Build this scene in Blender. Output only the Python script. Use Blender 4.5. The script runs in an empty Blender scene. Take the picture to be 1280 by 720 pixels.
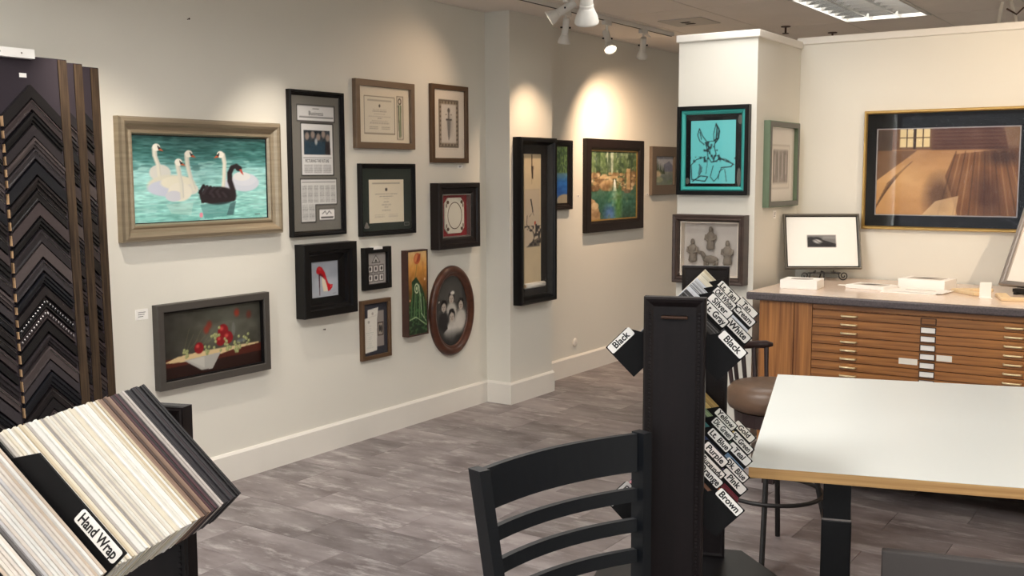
import bpy, math, random
import numpy as np
from mathutils import Vector, Matrix
random.seed(7); NR = np.random.default_rng(11)
R = math.radians; PI = math.pi
scene = bpy.context.scene; COL = scene.collection

def lin(c):
    return tuple(((v/255.0)/12.92 if v/255.0 <= .04045 else ((v/255.0+.055)/1.055)**2.4) for v in c)

# ------------------------------------------------------------------ camera, world, exposure
cam_data = bpy.data.cameras.new('camera'); cam = bpy.data.objects.new('camera', cam_data); COL.objects.link(cam)
cam_data.sensor_width = 36.0; cam_data.lens = 36.0*1314.2/1280.0; cam_data.clip_start = .02
YAW, PITCH, ROLL = .595044, .1087646, -.0033793
_f = Vector((-math.sin(YAW)*math.cos(PITCH), math.cos(YAW)*math.cos(PITCH), -math.sin(PITCH)))
_r = Vector((math.cos(YAW), math.sin(YAW), 0)); _u = _r.cross(_f)
_R = _r*math.cos(ROLL)+_u*math.sin(ROLL); _U = _u*math.cos(ROLL)-_r*math.sin(ROLL)
CAMP = Vector((4.2395, 0, 1.6))
cam.matrix_world = Matrix(((_R.x,_U.x,-_f.x,CAMP.x),(_R.y,_U.y,-_f.y,CAMP.y),(_R.z,_U.z,-_f.z,CAMP.z),(0,0,0,1)))
scene.camera = cam
scene.view_settings.view_transform = 'Standard'; scene.view_settings.look = 'None'
scene.view_settings.exposure = 0.86; scene.view_settings.gamma = 1.0; scene.view_settings.use_curve_mapping = False
world = bpy.data.worlds.new('world'); scene.world = world; world.use_nodes = True
world.node_tree.nodes['Background'].inputs[0].default_value = (.80, .87, 1.0, 1); world.node_tree.nodes['Background'].inputs[1].default_value = .8

def area_light(name, loc, size, energy, col, rot=(0,0,0)):
    l = bpy.data.lights.new(name, 'AREA'); l.shape = 'RECTANGLE'; l.size, l.size_y = size; l.energy = energy; l.color = col
    o = bpy.data.objects.new(name, l); COL.objects.link(o); o.location = loc; o.rotation_euler = rot; return o
def spot_light(name, loc, target, energy, col, angle=60, blend=.6, radius=.035):
    l = bpy.data.lights.new(name, 'SPOT'); l.energy = energy; l.color = col; l.spot_size = R(angle); l.spot_blend = blend; l.shadow_soft_size = radius
    o = bpy.data.objects.new(name, l); COL.objects.link(o); o.location = loc
    o.rotation_euler = (Vector(target)-Vector(loc)).to_track_quat('-Z', 'Y').to_euler(); return o
WARM = (1.0, .70, .46); SOFT = (1.0, .96, .91); DAY = (.86, .94, 1.0)
ZC = 2.685                                                       # ceiling height
# shop-front daylight behind the camera (through window_1 and window_2) and the recessed ceiling fixtures, some unseen and added for light
for wn, wx in ((1, 1.7), (2, 4.9)):
    area_light('window_%d_daylight_offscreen' % wn, (wx, -2.96, 1.45), (2.5, 1.9), 215, DAY, (R(90), 0, R(180)))
TROFFERS = [(2.175, -1.32), (2.175, 2.34), (4.615, -.1), (2.175, 4.77), (6.445, 1.1), (2.175, 7.22), (4.615, 7.22), (.955, 1.1), (4.615, 8.43)]  # fixtures before the column and farthest back: unseen, added to brighten wall and ceiling
TE = {(2.175, 4.77): 9, (2.175, 7.22): 8, (4.615, 7.22): 18, (4.615, 8.43): 28, (.955, 1.1): 20}
for k, (tx, ty) in enumerate(TROFFERS):
    area_light('troffer_lamp' if (tx, ty) == (2.175, 7.22) else 'troffer_lamp_%d_offscreen' % (k+1), (tx, ty, ZC+.012 if ty < 7 else ZC+.04), (.5, 1.1), TE.get((tx, ty), 33), SOFT)

# ------------------------------------------------------------------ materials
MATS = {}
def mat(name, col, rough=.55, metal=0.0, var=0.0, scale=(8,8,8), bump=0.0, bscale=60, spec=.5, col2=None, detail=4):
    if name in MATS: return MATS[name]
    m = bpy.data.materials.new(name); m.use_nodes = True; nt = m.node_tree; b = nt.nodes['Principled BSDF']
    b.inputs['Roughness'].default_value = rough; b.inputs['Metallic'].default_value = metal; b.inputs['Specular IOR Level'].default_value = spec
    c = lin(col)
    tc = nt.nodes.new('ShaderNodeTexCoord'); mp = nt.nodes.new('ShaderNodeMapping'); mp.inputs['Scale'].default_value = scale
    nt.links.new(tc.outputs['Object'], mp.inputs['Vector'])
    nz = nt.nodes.new('ShaderNodeTexNoise'); nz.inputs['Scale'].default_value = 1.0; nz.inputs['Detail'].default_value = detail
    nt.links.new(mp.outputs[0], nz.inputs['Vector'])
    cr = nt.nodes.new('ShaderNodeValToRGB'); cr.color_ramp.elements[0].position = .3; cr.color_ramp.elements[1].position = .7
    c2 = lin(col2) if col2 else tuple(min(1, v*(1+var)) for v in c)
    c1 = c if col2 else tuple(v*(1-var) for v in c)
    cr.color_ramp.elements[0].color = (*c1, 1); cr.color_ramp.elements[1].color = (*c2, 1)
    nt.links.new(nz.outputs['Fac'], cr.inputs['Fac']); nt.links.new(cr.outputs['Color'], b.inputs['Base Color'])
    if bump:
        n2 = nt.nodes.new('ShaderNodeTexNoise'); n2.inputs['Scale'].default_value = bscale; n2.inputs['Detail'].default_value = 3
        nt.links.new(tc.outputs['Object'], n2.inputs['Vector'])
        bp = nt.nodes.new('ShaderNodeBump'); bp.inputs['Strength'].default_value = bump; bp.inputs['Distance'].default_value = .004
        nt.links.new(n2.outputs['Fac'], bp.inputs['Height']); nt.links.new(bp.outputs[0], b.inputs['Normal'])
    MATS[name] = m; return m
def emit_mat(name, col, strength):
    m = bpy.data.materials.new(name); m.use_nodes = True; b = m.node_tree.nodes['Principled BSDF']
    b.inputs['Base Color'].default_value = (*lin(col), 1); b.inputs['Emission Color'].default_value = (*lin(col), 1); b.inputs['Emission Strength'].default_value = strength
    MATS[name] = m; return m
def objcolor_mat(name, rough=.6):                               # colour comes from each object's own colour, with fibre noise
    m = bpy.data.materials.new(name); m.use_nodes = True; nt = m.node_tree; b = nt.nodes['Principled BSDF']; b.inputs['Roughness'].default_value = rough
    oi = nt.nodes.new('ShaderNodeObjectInfo'); nz = nt.nodes.new('ShaderNodeTexNoise'); nz.inputs['Scale'].default_value = 90
    tc = nt.nodes.new('ShaderNodeTexCoord'); nt.links.new(tc.outputs['Object'], nz.inputs['Vector'])
    mr = nt.nodes.new('ShaderNodeMapRange'); mr.inputs['To Min'].default_value = .88; mr.inputs['To Max'].default_value = 1.08
    nt.links.new(nz.outputs['Fac'], mr.inputs['Value'])
    mx = nt.nodes.new('ShaderNodeVectorMath'); mx.operation = 'SCALE'; nt.links.new(oi.outputs['Color'], mx.inputs[0]); nt.links.new(mr.outputs[0], mx.inputs['Scale'])
    nt.links.new(mx.outputs[0], b.inputs['Base Color']); MATS[name] = m; return m
def attr_mat(name, rough=.5, spec=.4):
    m = bpy.data.materials.new(name); m.use_nodes = True; nt = m.node_tree; b = nt.nodes['Principled BSDF']
    b.inputs['Roughness'].default_value = rough; b.inputs['Specular IOR Level'].default_value = spec
    a = nt.nodes.new('ShaderNodeAttribute'); a.attribute_name = 'paint'; nt.links.new(a.outputs['Color'], b.inputs['Base Color'])
    MATS[name] = m; return m
def glass_mat():
    m = bpy.data.materials.new('picture_glass'); m.use_nodes = True; nt = m.node_tree
    for n in list(nt.nodes):
        if n.type != 'OUTPUT_MATERIAL': nt.nodes.remove(n)
    out = [n for n in nt.nodes if n.type == 'OUTPUT_MATERIAL'][0]
    t = nt.nodes.new('ShaderNodeBsdfTransparent'); g = nt.nodes.new('ShaderNodeBsdfGlossy'); g.inputs['Roughness'].default_value = .02
    lw = nt.nodes.new('ShaderNodeLayerWeight'); lw.inputs['Blend'].default_value = .5       # facing = 1 - cos, the same on both sides of the pane
    pw = nt.nodes.new('ShaderNodeMath'); pw.operation = 'POWER'; pw.inputs[1].default_value = 4.0; nt.links.new(lw.outputs['Facing'], pw.inputs[0])
    ma = nt.nodes.new('ShaderNodeMath'); ma.operation = 'MULTIPLY_ADD'; ma.inputs[1].default_value = .5; ma.inputs[2].default_value = .012; nt.links.new(pw.outputs[0], ma.inputs[0])
    mx = nt.nodes.new('ShaderNodeMixShader'); nt.links.new(ma.outputs[0], mx.inputs[0]); nt.links.new(t.outputs[0], mx.inputs[1]); nt.links.new(g.outputs[0], mx.inputs[2])
    nt.links.new(mx.outputs[0], out.inputs['Surface']); MATS['picture_glass'] = m; return m
def wood_mat(name, ca, cb, rough=.4, scale=(3, 40, 40), spec=.5):
    return mat(name, ca, rough, 0, 0, scale, 0, 60, spec, cb, 6)
mat('wall_paint', (226,223,213), .75, 0, .015, (2,2,2), .05, 200)
mat('trim_paint', (232,228,220), .5, 0, .01)
mat('ceiling_tile', (236,228,219), .9, 0, .03, (3,3,3), .25, 180)
mat('grid_metal', (205,200,192), .6); mat('dark_gap', (48,40,36), .9)
mat('white_metal', (226,224,218), .4); mat('chrome_louvre', (200,200,198), .18, .95)
mat('black_lacquer', (20,17,18), .5, 0, .15, (6,6,60), .05, 80); mat('black_satin', (14,13,15), .45, spec=.3); mat('black_matte', (12,12,14), .75, spec=.25)
mat('espresso', (22,16,17), .5, 0, .3, (60,60,3), spec=.25); mat('chair_black', (12,16,22), .5, spec=.3); mat('steel_black', (15,16,18), .45, .1, spec=.3)
mat('grey_upholstery', (74,70,69), .8, 0, .04); mat('laminate_white', (228,233,231), .32, 0, .012, (2,2,2))
wood_mat('ply_edge', (206,168,112), (166,120,70), .55, (2,2,110)); wood_mat('oak', (112,66,30), (190,130,72), .38, (2.0,60,75)); wood_mat('oak_upright', (116,68,32), (186,126,68), .38, (60,60,2.0))
mat('stone_top', (224,202,184), .16, 0, .05, (60,60,60)); mat('stone_edge', (84,76,78), .4, 0, .35, (120,120,120), .2, 200)
mat('brass', (240,222,180), .3, .4); mat('bronze', (70,48,36), .4, .5); mat('paper', (236,232,222), .7, 0, .01); mat('card_white', (246,244,240), .6)
mat('silver_leaf_frame', (160,146,124), .3, .5, .12, (3,3,60)); mat('gold_frame', (184,150,88), .28, .75, .1); mat('silver_frame', (150,144,140), .3, .6)
mat('taupe_frame', (116,96,76), .45, 0, .08, (4,4,30)); mat('grey_frame', (70,66,62), .5, 0, .06, (4,4,40)); mat('bronze_frame', (96,72,50), .35, .25, .1)
mat('black_frame', (12,11,12), .35, 0, .1, spec=.28); mat('brownblack_frame', (28,20,19), .4, 0, .15, spec=.3); mat('walnut', (78,44,30), .3, 0, .3, (5,30,30)); mat('walnut_dark', (60,34,26), .35, 0, .2, (4,20,20))
mat('green_frame', (98,116,94), .45, 0, .08); mat('teal_frame', (60,164,158), .35, .1, .05); mat('pewter_frame', (94,92,86), .35, .35)
mat('umber_frame', (66,52,46), .4, 0, .2, (4,4,30)); mat('greybrown_frame', (104,92,80), .55, 0, .1)
mat('mat_white', (238,234,226), .8); mat('mat_grey', (116,114,108), .85, 0, .02); mat('mat_green', (30,42,36), .85); mat('mat_black', (11,11,13), .85, spec=.2); mat('mat_cream', (228,216,200), .8)
mat('mat_red', (150,22,34), .8); mat('mat_beige', (196,188,180), .85); mat('mat_lilacgrey', (168,162,158), .85); mat('mat_slate', (58,58,66), .85)
mat('porcelain', (232,226,210), .2); mat('figurine_clay', (124,114,102), .8, 0, .2, (40,40,40)); mat('ink', (26,26,28), .7); mat('linen', (214,198,164), .8, 0, .03)
mat('leather_brown', (96,74,58), .42, 0, .22, (9,9,9), .3, 40); mat('dark_wood', (44,28,28), .4, 0, .2); mat('wrought_iron', (24,22,22), .5)
mat('light_wood', (226,200,160), .5, 0, .06); mat('raw_wood', (206,168,128), .7, 0, .08); wood_mat('rack_trim', (34,25,20), (80,64,48), .6, (110,110,5), .25); mat('rack_felt', (44,36,44), .9, 0, .06)
mat('acrylic', (235,235,232), .25); emit_mat('lamp_glow', (255,240,214), 6.0); emit_mat('louvre_glow', (255,246,232), .7)
mat('sand_edge', (150,120,100), .8)
objcolor_mat('mat_board', .65); objcolor_mat('moulding', .22); attr_mat('painted_canvas', .42, .4); attr_mat('printed_paper', .75, .2); glass_mat()

def tile_material():
    m = bpy.data.materials.new('floor_tile'); m.use_nodes = True; nt = m.node_tree; L = nt.links.new; N = nt.nodes.new; b = nt.nodes['Principled BSDF']
    oi = N('ShaderNodeObjectInfo'); tc = N('ShaderNodeTexCoord'); ad = N('ShaderNodeVectorMath'); ad.operation = 'MULTIPLY_ADD'
    cx = N('ShaderNodeCombineXYZ'); L(oi.outputs['Random'], cx.inputs[0]); L(oi.outputs['Random'], cx.inputs[1]); L(oi.outputs['Random'], cx.inputs[2])
    L(cx.outputs[0], ad.inputs[0]); ad.inputs[1].default_value = (37, 53, 71); L(tc.outputs['Object'], ad.inputs[2])
    def noise(sc, det, ro=.6):
        mp = N('ShaderNodeMapping'); mp.inputs['Scale'].default_value = sc; L(ad.outputs[0], mp.inputs['Vector'])
        n = N('ShaderNodeTexNoise'); n.inputs['Scale'].default_value = 1; n.inputs['Detail'].default_value = det; n.inputs['Roughness'].default_value = ro; L(mp.outputs[0], n.inputs['Vector']); return n
    def ramp(src, p0, p1, c0, c1):
        r = N('ShaderNodeValToRGB'); r.color_ramp.elements[0].position = p0; r.color_ramp.elements[1].position = p1
        r.color_ramp.elements[0].color = (*c0, 1); r.color_ramp.elements[1].color = (*c1, 1); L(src, r.inputs['Fac']); return r
    big = ramp(noise((2.6, 6, 1), 5).outputs['Fac'], .34, .68, lin((108,99,99)), lin((154,146,146)))
    wear = ramp(noise((3.2, 11, 1), 8, .74).outputs['Fac'], .52, .74, (0,0,0), (1,1,1))
    mx = N('ShaderNodeMix'); mx.data_type = 'RGBA'; L(wear.outputs['Color'], mx.inputs['Factor']); L(big.outputs['Color'], mx.inputs['A']); mx.inputs['B'].default_value = (*lin((196,191,189)), 1)
    mr = N('ShaderNodeMapRange'); mr.inputs['To Min'].default_value = .76; mr.inputs['To Max'].default_value = 1.14; L(oi.outputs['Random'], mr.inputs['Value'])
    sc = N('ShaderNodeVectorMath'); sc.operation = 'SCALE'; L(mx.outputs['Result'], sc.inputs[0]); L(mr.outputs[0], sc.inputs['Scale'])
    L(sc.outputs[0], b.inputs['Base Color']); b.inputs['Roughness'].default_value = .42; b.inputs['Specular IOR Level'].default_value = .4
    MATS['floor_tile'] = m
tile_material()

# ------------------------------------------------------------------ mesh helpers
class MB:
    def __init__(s): s.v = []; s.f = []
    def add(s, vs, fs):
        o = len(s.v); s.v += [tuple(v) for v in vs]; s.f += [tuple(i+o for i in f) for f in fs]; return s
    def box(s, x0, x1, y0, y1, z0, z1):
        return s.add([(x0,y0,z0),(x1,y0,z0),(x1,y1,z0),(x0,y1,z0),(x0,y0,z1),(x1,y0,z1),(x1,y1,z1),(x0,y1,z1)],
                     [(0,3,2,1),(4,5,6,7),(0,1,5,4),(1,2,6,5),(2,3,7,6),(3,0,4,7)])
    def prism(s, pts, y0, y1):                                   # polygon in XZ (counter-clockwise seen from -Y), extruded along Y
        n = len(pts); return s.add([(p[0], y0, p[1]) for p in pts]+[(p[0], y1, p[1]) for p in pts],
            [tuple(range(n)), tuple(range(2*n-1, n-1, -1))]+[(i, i+n, (i+1) % n+n, (i+1) % n) for i in range(n)])
    def slab(s, pts, z0, z1):                                    # polygon in XY extruded along Z
        n = len(pts); return s.add([(p[0], p[1], z0) for p in pts]+[(p[0], p[1], z1) for p in pts],
            [tuple(range(n-1, -1, -1)), tuple(range(n, 2*n))]+[(i, (i+1) % n, (i+1) % n+n, i+n) for i in range(n)])
    def tube(s, path, r, n=8, closed=False):
        P = [Vector(p) for p in path]; m = len(P); rs = r if isinstance(r, (list, tuple)) else [r]*m; vs = []; prev = None
        for i, p in enumerate(P):
            t = (P[(i+1) % m]-P[i-1]) if closed else (P[min(i+1, m-1)]-P[max(i-1, 0)]); t.normalize()
            a = prev if prev is not None else (Vector((0,0,1)) if abs(t.z) < .9 else Vector((1,0,0)))
            x = (a-t*a.dot(t)).normalized(); prev = x; y = t.cross(x)
            vs += [p+(x*math.cos(2*PI*k/n)+y*math.sin(2*PI*k/n))*rs[i] for k in range(n)]
        fs = []
        for i in range(m if closed else m-1):
            j = (i+1) % m
            fs += [(i*n+k, i*n+(k+1) % n, j*n+(k+1) % n, j*n+k) for k in range(n)]
        if not closed: fs += [tuple(range(n-1, -1, -1)), tuple(range((m-1)*n, m*n))]
        return s.add(vs, fs)
    def lathe(s, prof, n=24, c=(0,0,0), M=None):                 # profile (r,z) about Z
        vs = [(p[0]*math.cos(2*PI*k/n), p[0]*math.sin(2*PI*k/n), p[1]) for p in prof for k in range(n)]
        vs = [tuple((M @ Vector(v)) if M else Vector(v)+Vector(c)) for v in vs]; m = len(prof)
        fs = [(i*n+k, i*n+(k+1) % n, (i+1)*n+(k+1) % n, (i+1)*n+k) for i in range(m-1) for k in range(n)]
        fs += [tuple(range(n-1, -1, -1)), tuple(range((m-1)*n, m*n))]
        return s.add(vs, fs)
    def ellipsoid(s, c, r, n=12, m=8):
        prof = [(max(1e-4, math.sin(PI*i/m)), -math.cos(PI*i/m)) for i in range(m+1)]
        vs = [(c[0]+p[0]*math.cos(2*PI*k/n)*r[0], c[1]+p[0]*math.sin(2*PI*k/n)*r[1], c[2]+p[1]*r[2]) for p in prof for k in range(n)]
        return s.add(vs, [(i*n+k, i*n+(k+1) % n, (i+1)*n+(k+1) % n, (i+1)*n+k) for i in range(m) for k in range(n)])
    def rails(s, x0, x1, z0, z1, prof):                          # mitred picture-frame; prof = closed list of (inset, height towards viewer)
        n = len(prof); vs = []
        for (cx, cz, sx, sz) in ((x0,z0,1,1),(x1,z0,-1,1),(x1,z1,-1,-1),(x0,z1,1,-1)):
            vs += [(cx+sx*w, -h, cz+sz*w) for w, h in prof]
        return s.add(vs, [(((k+1) % 4)*n+(i+1) % n, ((k+1) % 4)*n+i, k*n+i, k*n+(i+1) % n) for k in range(4) for i in range(n)])
    def ring(s, cx, cz, rx, rz, prof, n=48):                     # oval frame
        m = len(prof); vs = []
        for k in range(n):
            a = 2*PI*k/n
            vs += [(cx+(rx-w)*math.cos(a), -h, cz+(rz-w)*math.sin(a)) for w, h in prof]
        return s.add(vs, [(((k+1) % n)*m+(i+1) % m, ((k+1) % n)*m+i, k*m+i, k*m+(i+1) % m) for k in range(n) for i in range(m)])
    def mesh(s, name, material=None, smooth=False):
        me = bpy.data.meshes.new(name); me.from_pydata(s.v, [], s.f); me.update()
        if material: me.materials.append(MATS[material])
        if smooth: me.polygons.foreach_set('use_smooth', [True]*len(me.polygons))
        return me
def obj(name, b, material, parent=None, smooth=False, loc=None, rz=0.0, bevel=0.0, label=None):
    me = b if isinstance(b, bpy.types.Mesh) else b.mesh(name, material, smooth)
    o = bpy.data.objects.new(name, me); COL.objects.link(o)
    if parent is not None: o.parent = parent
    if loc is not None: o.location = loc
    if rz: o.rotation_euler = (0, 0, rz)
    if bevel:
        md = o.modifiers.new('edge', 'BEVEL'); md.width = bevel; md.segments = 2; md.limit_method = 'ANGLE'; md.angle_limit = R(40)
    if label: o['label'] = label
    return o
def tag(o, label, cat, group=None):
    o['label'] = label; o['category'] = cat
    if group: o['group'] = group
    return o
def thing(name, label, cat, loc=(0,0,0), rz=0.0, group=None):
    o = bpy.data.objects.new(name, None); o.empty_display_size = .1; COL.objects.link(o); o.location = loc; o.rotation_euler = (0,0,rz)
    return tag(o, label, cat, group)
def struct(name, b, material, parent=None, bevel=0.0, label=None):
    o = obj(name, b, material, parent, bevel=bevel)
    if parent is None: o['kind'] = 'structure'
    if label: o['label'] = label
    return o
def text_mesh(body, height, bold=0.0, width=None):
    cu = bpy.data.curves.new('lettering', 'FONT'); cu.body = body; cu.size = 1.0; cu.align_x = 'CENTER'; cu.align_y = 'CENTER'; cu.offset = bold; cu.resolution_u = 3
    t = bpy.data.objects.new('lettering', cu); COL.objects.link(t)
    bpy.context.view_layer.update()
    me = bpy.data.meshes.new_from_object(t.evaluated_get(bpy.context.evaluated_depsgraph_get()))
    bpy.data.objects.remove(t); bpy.data.curves.remove(cu)
    co = np.empty(len(me.vertices)*3); me.vertices.foreach_get('co', co); co = co.reshape(-1, 3)
    sx = height
    if width and len(co): sx = min(height, width/max(1e-6, co[:,0].max()-co[:,0].min()))
    return co*np.array([sx, height, 0]), me
def lettering(body, height, parent, loc, angle=0.0, material='ink', bold=.012, width=None, name='lettering'):
    """flat lettering in the XZ plane facing -Y, turned by angle about Y"""
    co, me = text_mesh(body, height, bold, width); ca, sa = math.cos(angle), math.sin(angle)
    new = np.stack([co[:,0]*ca-co[:,1]*sa+loc[0], np.full(len(co), loc[1]), co[:,0]*sa+co[:,1]*ca+loc[2]], 1)
    me.vertices.foreach_set('co', new.ravel()); me.materials.clear(); me.materials.append(MATS[material]); me.update()
    return obj(name, me, None, parent)

# ------------------------------------------------------------------ a small painter: pictures become finely divided, vertex-coloured sheets
class Paint:
    def __init__(s, lw, lh, pw, ss=2, bg=(200,200,200)):
        s.lw, s.lh = lw, lh; s.w = int(pw); s.h = max(4, int(round(pw*lh/lw))); s.ss = ss
        s.W, s.H = s.w*ss, s.h*ss; s.a = np.empty((s.H, s.W, 3)); s.a[:] = bg
        s.X, s.Y = np.meshgrid((np.arange(s.W)+.5)/s.W*lw, (np.arange(s.H)+.5)/s.H*lh)
    def blend(s, m, col, al=1.0): k = (m*al)[..., None]; s.a = s.a*(1-k)+np.array(col, float)*k
    def vgrad(s, stops, y0=None, y1=None):
        ys = [p for p, _ in stops]; c = np.stack([np.interp(s.Y, ys, [q[i] for _, q in stops]) for i in range(3)], -1)
        m = np.ones_like(s.Y, bool)
        if y0 is not None: m = (s.Y >= y0) & (s.Y <= y1)
        s.a = np.where(m[..., None], c, s.a)
    def poly(s, pts, col, al=1.0):
        m = np.zeros_like(s.X, bool); n = len(pts)
        for i in range(n):
            (x1, y1), (x2, y2) = pts[i], pts[(i+1) % n]
            if y1 == y2: continue
            m ^= ((s.Y < max(y1, y2)) & (s.Y >= min(y1, y2)) & (s.X < (x2-x1)*(s.Y-y1)/(y2-y1)+x1))
        s.blend(m.astype(float), col, al)
    def rect(s, x0, y0, x1, y1, col, al=1.0): s.blend(((s.X >= x0) & (s.X <= x1) & (s.Y >= y0) & (s.Y <= y1)).astype(float), col, al)
    def ell(s, cx, cy, rx, ry, col, al=1.0, rot=0.0, soft=.08):
        c, q = math.cos(rot), math.sin(rot); dx, dy = s.X-cx, s.Y-cy
        d = np.sqrt(((dx*c+dy*q)/rx)**2+((-dx*q+dy*c)/ry)**2)
        s.blend(np.clip((1+soft-d)/(2*soft), 0, 1), col, al)
    def line(s, pts, wd, col, al=1.0):
        m = np.zeros_like(s.X); n = len(pts)-1
        for i in range(n):
            (x1, y1), (x2, y2) = pts[i], pts[i+1]; w = wd if np.isscalar(wd) else np.interp((i+.5)/n, [0, 1], wd)
            L2 = (x2-x1)**2+(y2-y1)**2+1e-9; t = np.clip(((s.X-x1)*(x2-x1)+(s.Y-y1)*(y2-y1))/L2, 0, 1)
            d = np.hypot(s.X-x1-t*(x2-x1), s.Y-y1-t*(y2-y1)); m = np.maximum(m, np.clip((w/2-d)/(.3*w+1e-6)+.5, 0, 1))
        s.blend(m, col, al)
    def field(s, sx, sy, seed=0):                                # smooth value noise, cells of sx by sy
        g = np.random.default_rng(seed).random((int(s.lh/sy)+3, int(s.lw/sx)+3)); x, y = s.X/sx, s.Y/sy
        i, j = np.floor(y).astype(int), np.floor(x).astype(int); fy, fx = y-i, x-j; fy = fy*fy*(3-2*fy); fx = fx*fx*(3-2*fx)
        return (g[i,j]*(1-fx)+g[i,j+1]*fx)*(1-fy)+(g[i+1,j]*(1-fx)+g[i+1,j+1]*fx)*fy
    def mottle(s, amt, sx, sy, seed=0, mask=None):
        n = (s.field(sx, sy, seed)+.5*s.field(sx/2, sy/2, seed+1)-.75)*amt
        s.a = s.a+(n if mask is None else n*mask)[..., None]
    def streak(s, col, sx, sy, thr, al, seed, y0=-1, y1=1e9):
        m = np.clip((s.field(sx, sy, seed)-thr)*8, 0, 1)*((s.Y >= y0) & (s.Y <= y1)); s.blend(m, col, al)
    def lines_of_text(s, x0, x1, ys, col, wd, al=.6, seed=0, centred=False):
        r = np.random.default_rng(seed)
        for y in ys:
            a, b = x0, x1
            if centred: k = r.uniform(.15, 1.0); c = (x0+x1)/2; a, b = c-(x1-x0)/2*k, c+(x1-x0)/2*k
            x = a
            while x < b:
                l = r.uniform(.03, .1)*(x1-x0); s.rect(x, y-wd/2, min(b, x+l), y+wd/2, col, al); x += l+.02*(x1-x0)
    def sheet(s, name, x0, x1, z0, z1, y, material='painted_canvas', parent=None, oval=False):
        im = np.clip(s.a.reshape(s.h, s.ss, s.w, s.ss, 3).mean((1, 3)), 0, 255)/255.0
        im = np.where(im <= .04045, im/12.92, ((im+.055)/1.055)**2.4)
        n, m = s.w+1, s.h+1; pad = np.pad(im, ((0,1),(0,1),(0,0)), mode='edge')
        gx = np.linspace(0, 1, n); gz = np.linspace(1, 0, m); X, Z = np.meshgrid(gx, gz)
        if oval:                                                 # squeeze the grid into an ellipse
            A, Bq = X*2-1, Z*2-1; X = (A*np.sqrt(1-Bq*Bq/2)+1)/2; Z = (Bq*np.sqrt(1-A*A/2)+1)/2
            jx = np.clip((X*s.w).astype(int), 0, s.w-1); jz = np.clip(((1-Z)*s.h).astype(int), 0, s.h-1); pad = im[jz, jx]
        co = np.stack([x0+(x1-x0)*X, np.full_like(X, y), z0+(z1-z0)*Z], -1).reshape(-1, 3)
        idx = np.arange(n*m).reshape(m, n); q = np.stack([idx[1:,:-1], idx[1:,1:], idx[:-1,1:], idx[:-1,:-1]], -1).reshape(-1, 4)
        me = bpy.data.meshes.new(name); me.vertices.add(n*m); me.vertices.foreach_set('co', co.ravel())
        me.loops.add(q.size); me.loops.foreach_set('vertex_index', q.ravel()); me.polygons.add(len(q)); me.polygons.foreach_set('loop_start', np.arange(0, q.size, 4))
        me.update(calc_edges=True); at = me.color_attributes.new('paint', 'FLOAT_COLOR', 'POINT')
        at.data.foreach_set('color', np.concatenate([pad.reshape(-1, 3), np.ones((n*m, 1))], 1).ravel()); me.materials.append(MATS[material])
        return obj(name, me, None, parent)
# ------------------------------------------------------------------ room shell
XR, YB, YF = 7.0, -3.0, 10.5
fl = struct('floor', MB().box(-.1, XR+.1, YB-.1, YF+.1, -.1, -.003), 'dark_gap', label='grey stone-look tile floor with pale worn patches')
fl.data.materials.clear(); fl.data.materials.append(mat('floor_joint', (62,57,55), .7))
_tc = {}
def tile_mesh(w, d):
    k = (round(w, 3), round(d, 3))
    if k not in _tc:
        b = MB(); c = .0012; x, y = w/2-.0006, d/2-.0006
        b.add([(-x,-y,-.008),(x,-y,-.008),(x,y,-.008),(-x,y,-.008),(-x,-y,-c),(x,-y,-c),(x,y,-c),(-x,y,-c),(-x+c,-y+c,0),(x-c,-y+c,0),(x-c,y-c,0),(-x+c,y-c,0)],
              [(8,9,10,11)]+[(i, (i+1) % 4, (i+1) % 4+4, i+4) for i in range(4)]+[(i+4, (i+1) % 4+4, (i+1) % 4+8, i+8) for i in range(4)])
        _tc[k] = b.mesh('tile', 'floor_tile')
    return _tc[k]
for k in range(-17, 15):
    y0 = 5.015+.305*k; off = 3.35 if k % 2 == 0 else 3.045
    for i in range(-7, 4):
        a, b = max(0, off+.61*i), min(5.2, off+.61*(i+1))
        if b-a < .02: continue
        obj('tile', tile_mesh(b-a, .305), None, fl, loc=((a+b)/2, y0+.1525, 0))
struct('wall_left', MB().box(-.12, 0, YB-.1, YF+.1, 0, ZC+.12), 'wall_paint')
struct('wall_left_pilaster', MB().box(0, .2, 5.945, 6.487, 0, ZC), 'wall_paint')
struct('wall_far', MB().box(-.1, XR+.1, YF, YF+.12, 0, ZC+.12), 'wall_paint')
struct('wall_right', MB().box(XR, XR+.12, YB-.1, YF+.1, 0, ZC+.12), 'wall_paint')
wb = MB(); OPEN = [(.45, 2.95), (3.65, 6.15)]; ZW0, ZW1 = .5, 2.4
wb.box(-.1, XR+.1, YB-.12, YB, 0, ZW0).box(-.1, XR+.1, YB-.12, YB, ZW1, ZC+.12)
for a, b in ((-.1, OPEN[0][0]), (OPEN[0][1], OPEN[1][0]), (OPEN[1][1], XR+.1)): wb.box(a, b, YB-.12, YB, ZW0, ZW1)
struct('wall_back', wb, 'wall_paint')
for n, (a, b) in enumerate(OPEN):
    w = struct('window_%d' % (n+1), MB().rails(a, b, ZW0, ZW1, [(0,3.1),(0,3.02),(.05,3.02),(.05,3.1)][::-1]), 'black_satin')
    w.data.transform(Matrix.Translation((0, 0, 0)))
    obj('pane', MB().box(a+.05, b-.05, -3.07, -3.06, ZW0+.05, ZW1-.05), 'picture_glass', w)
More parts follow.
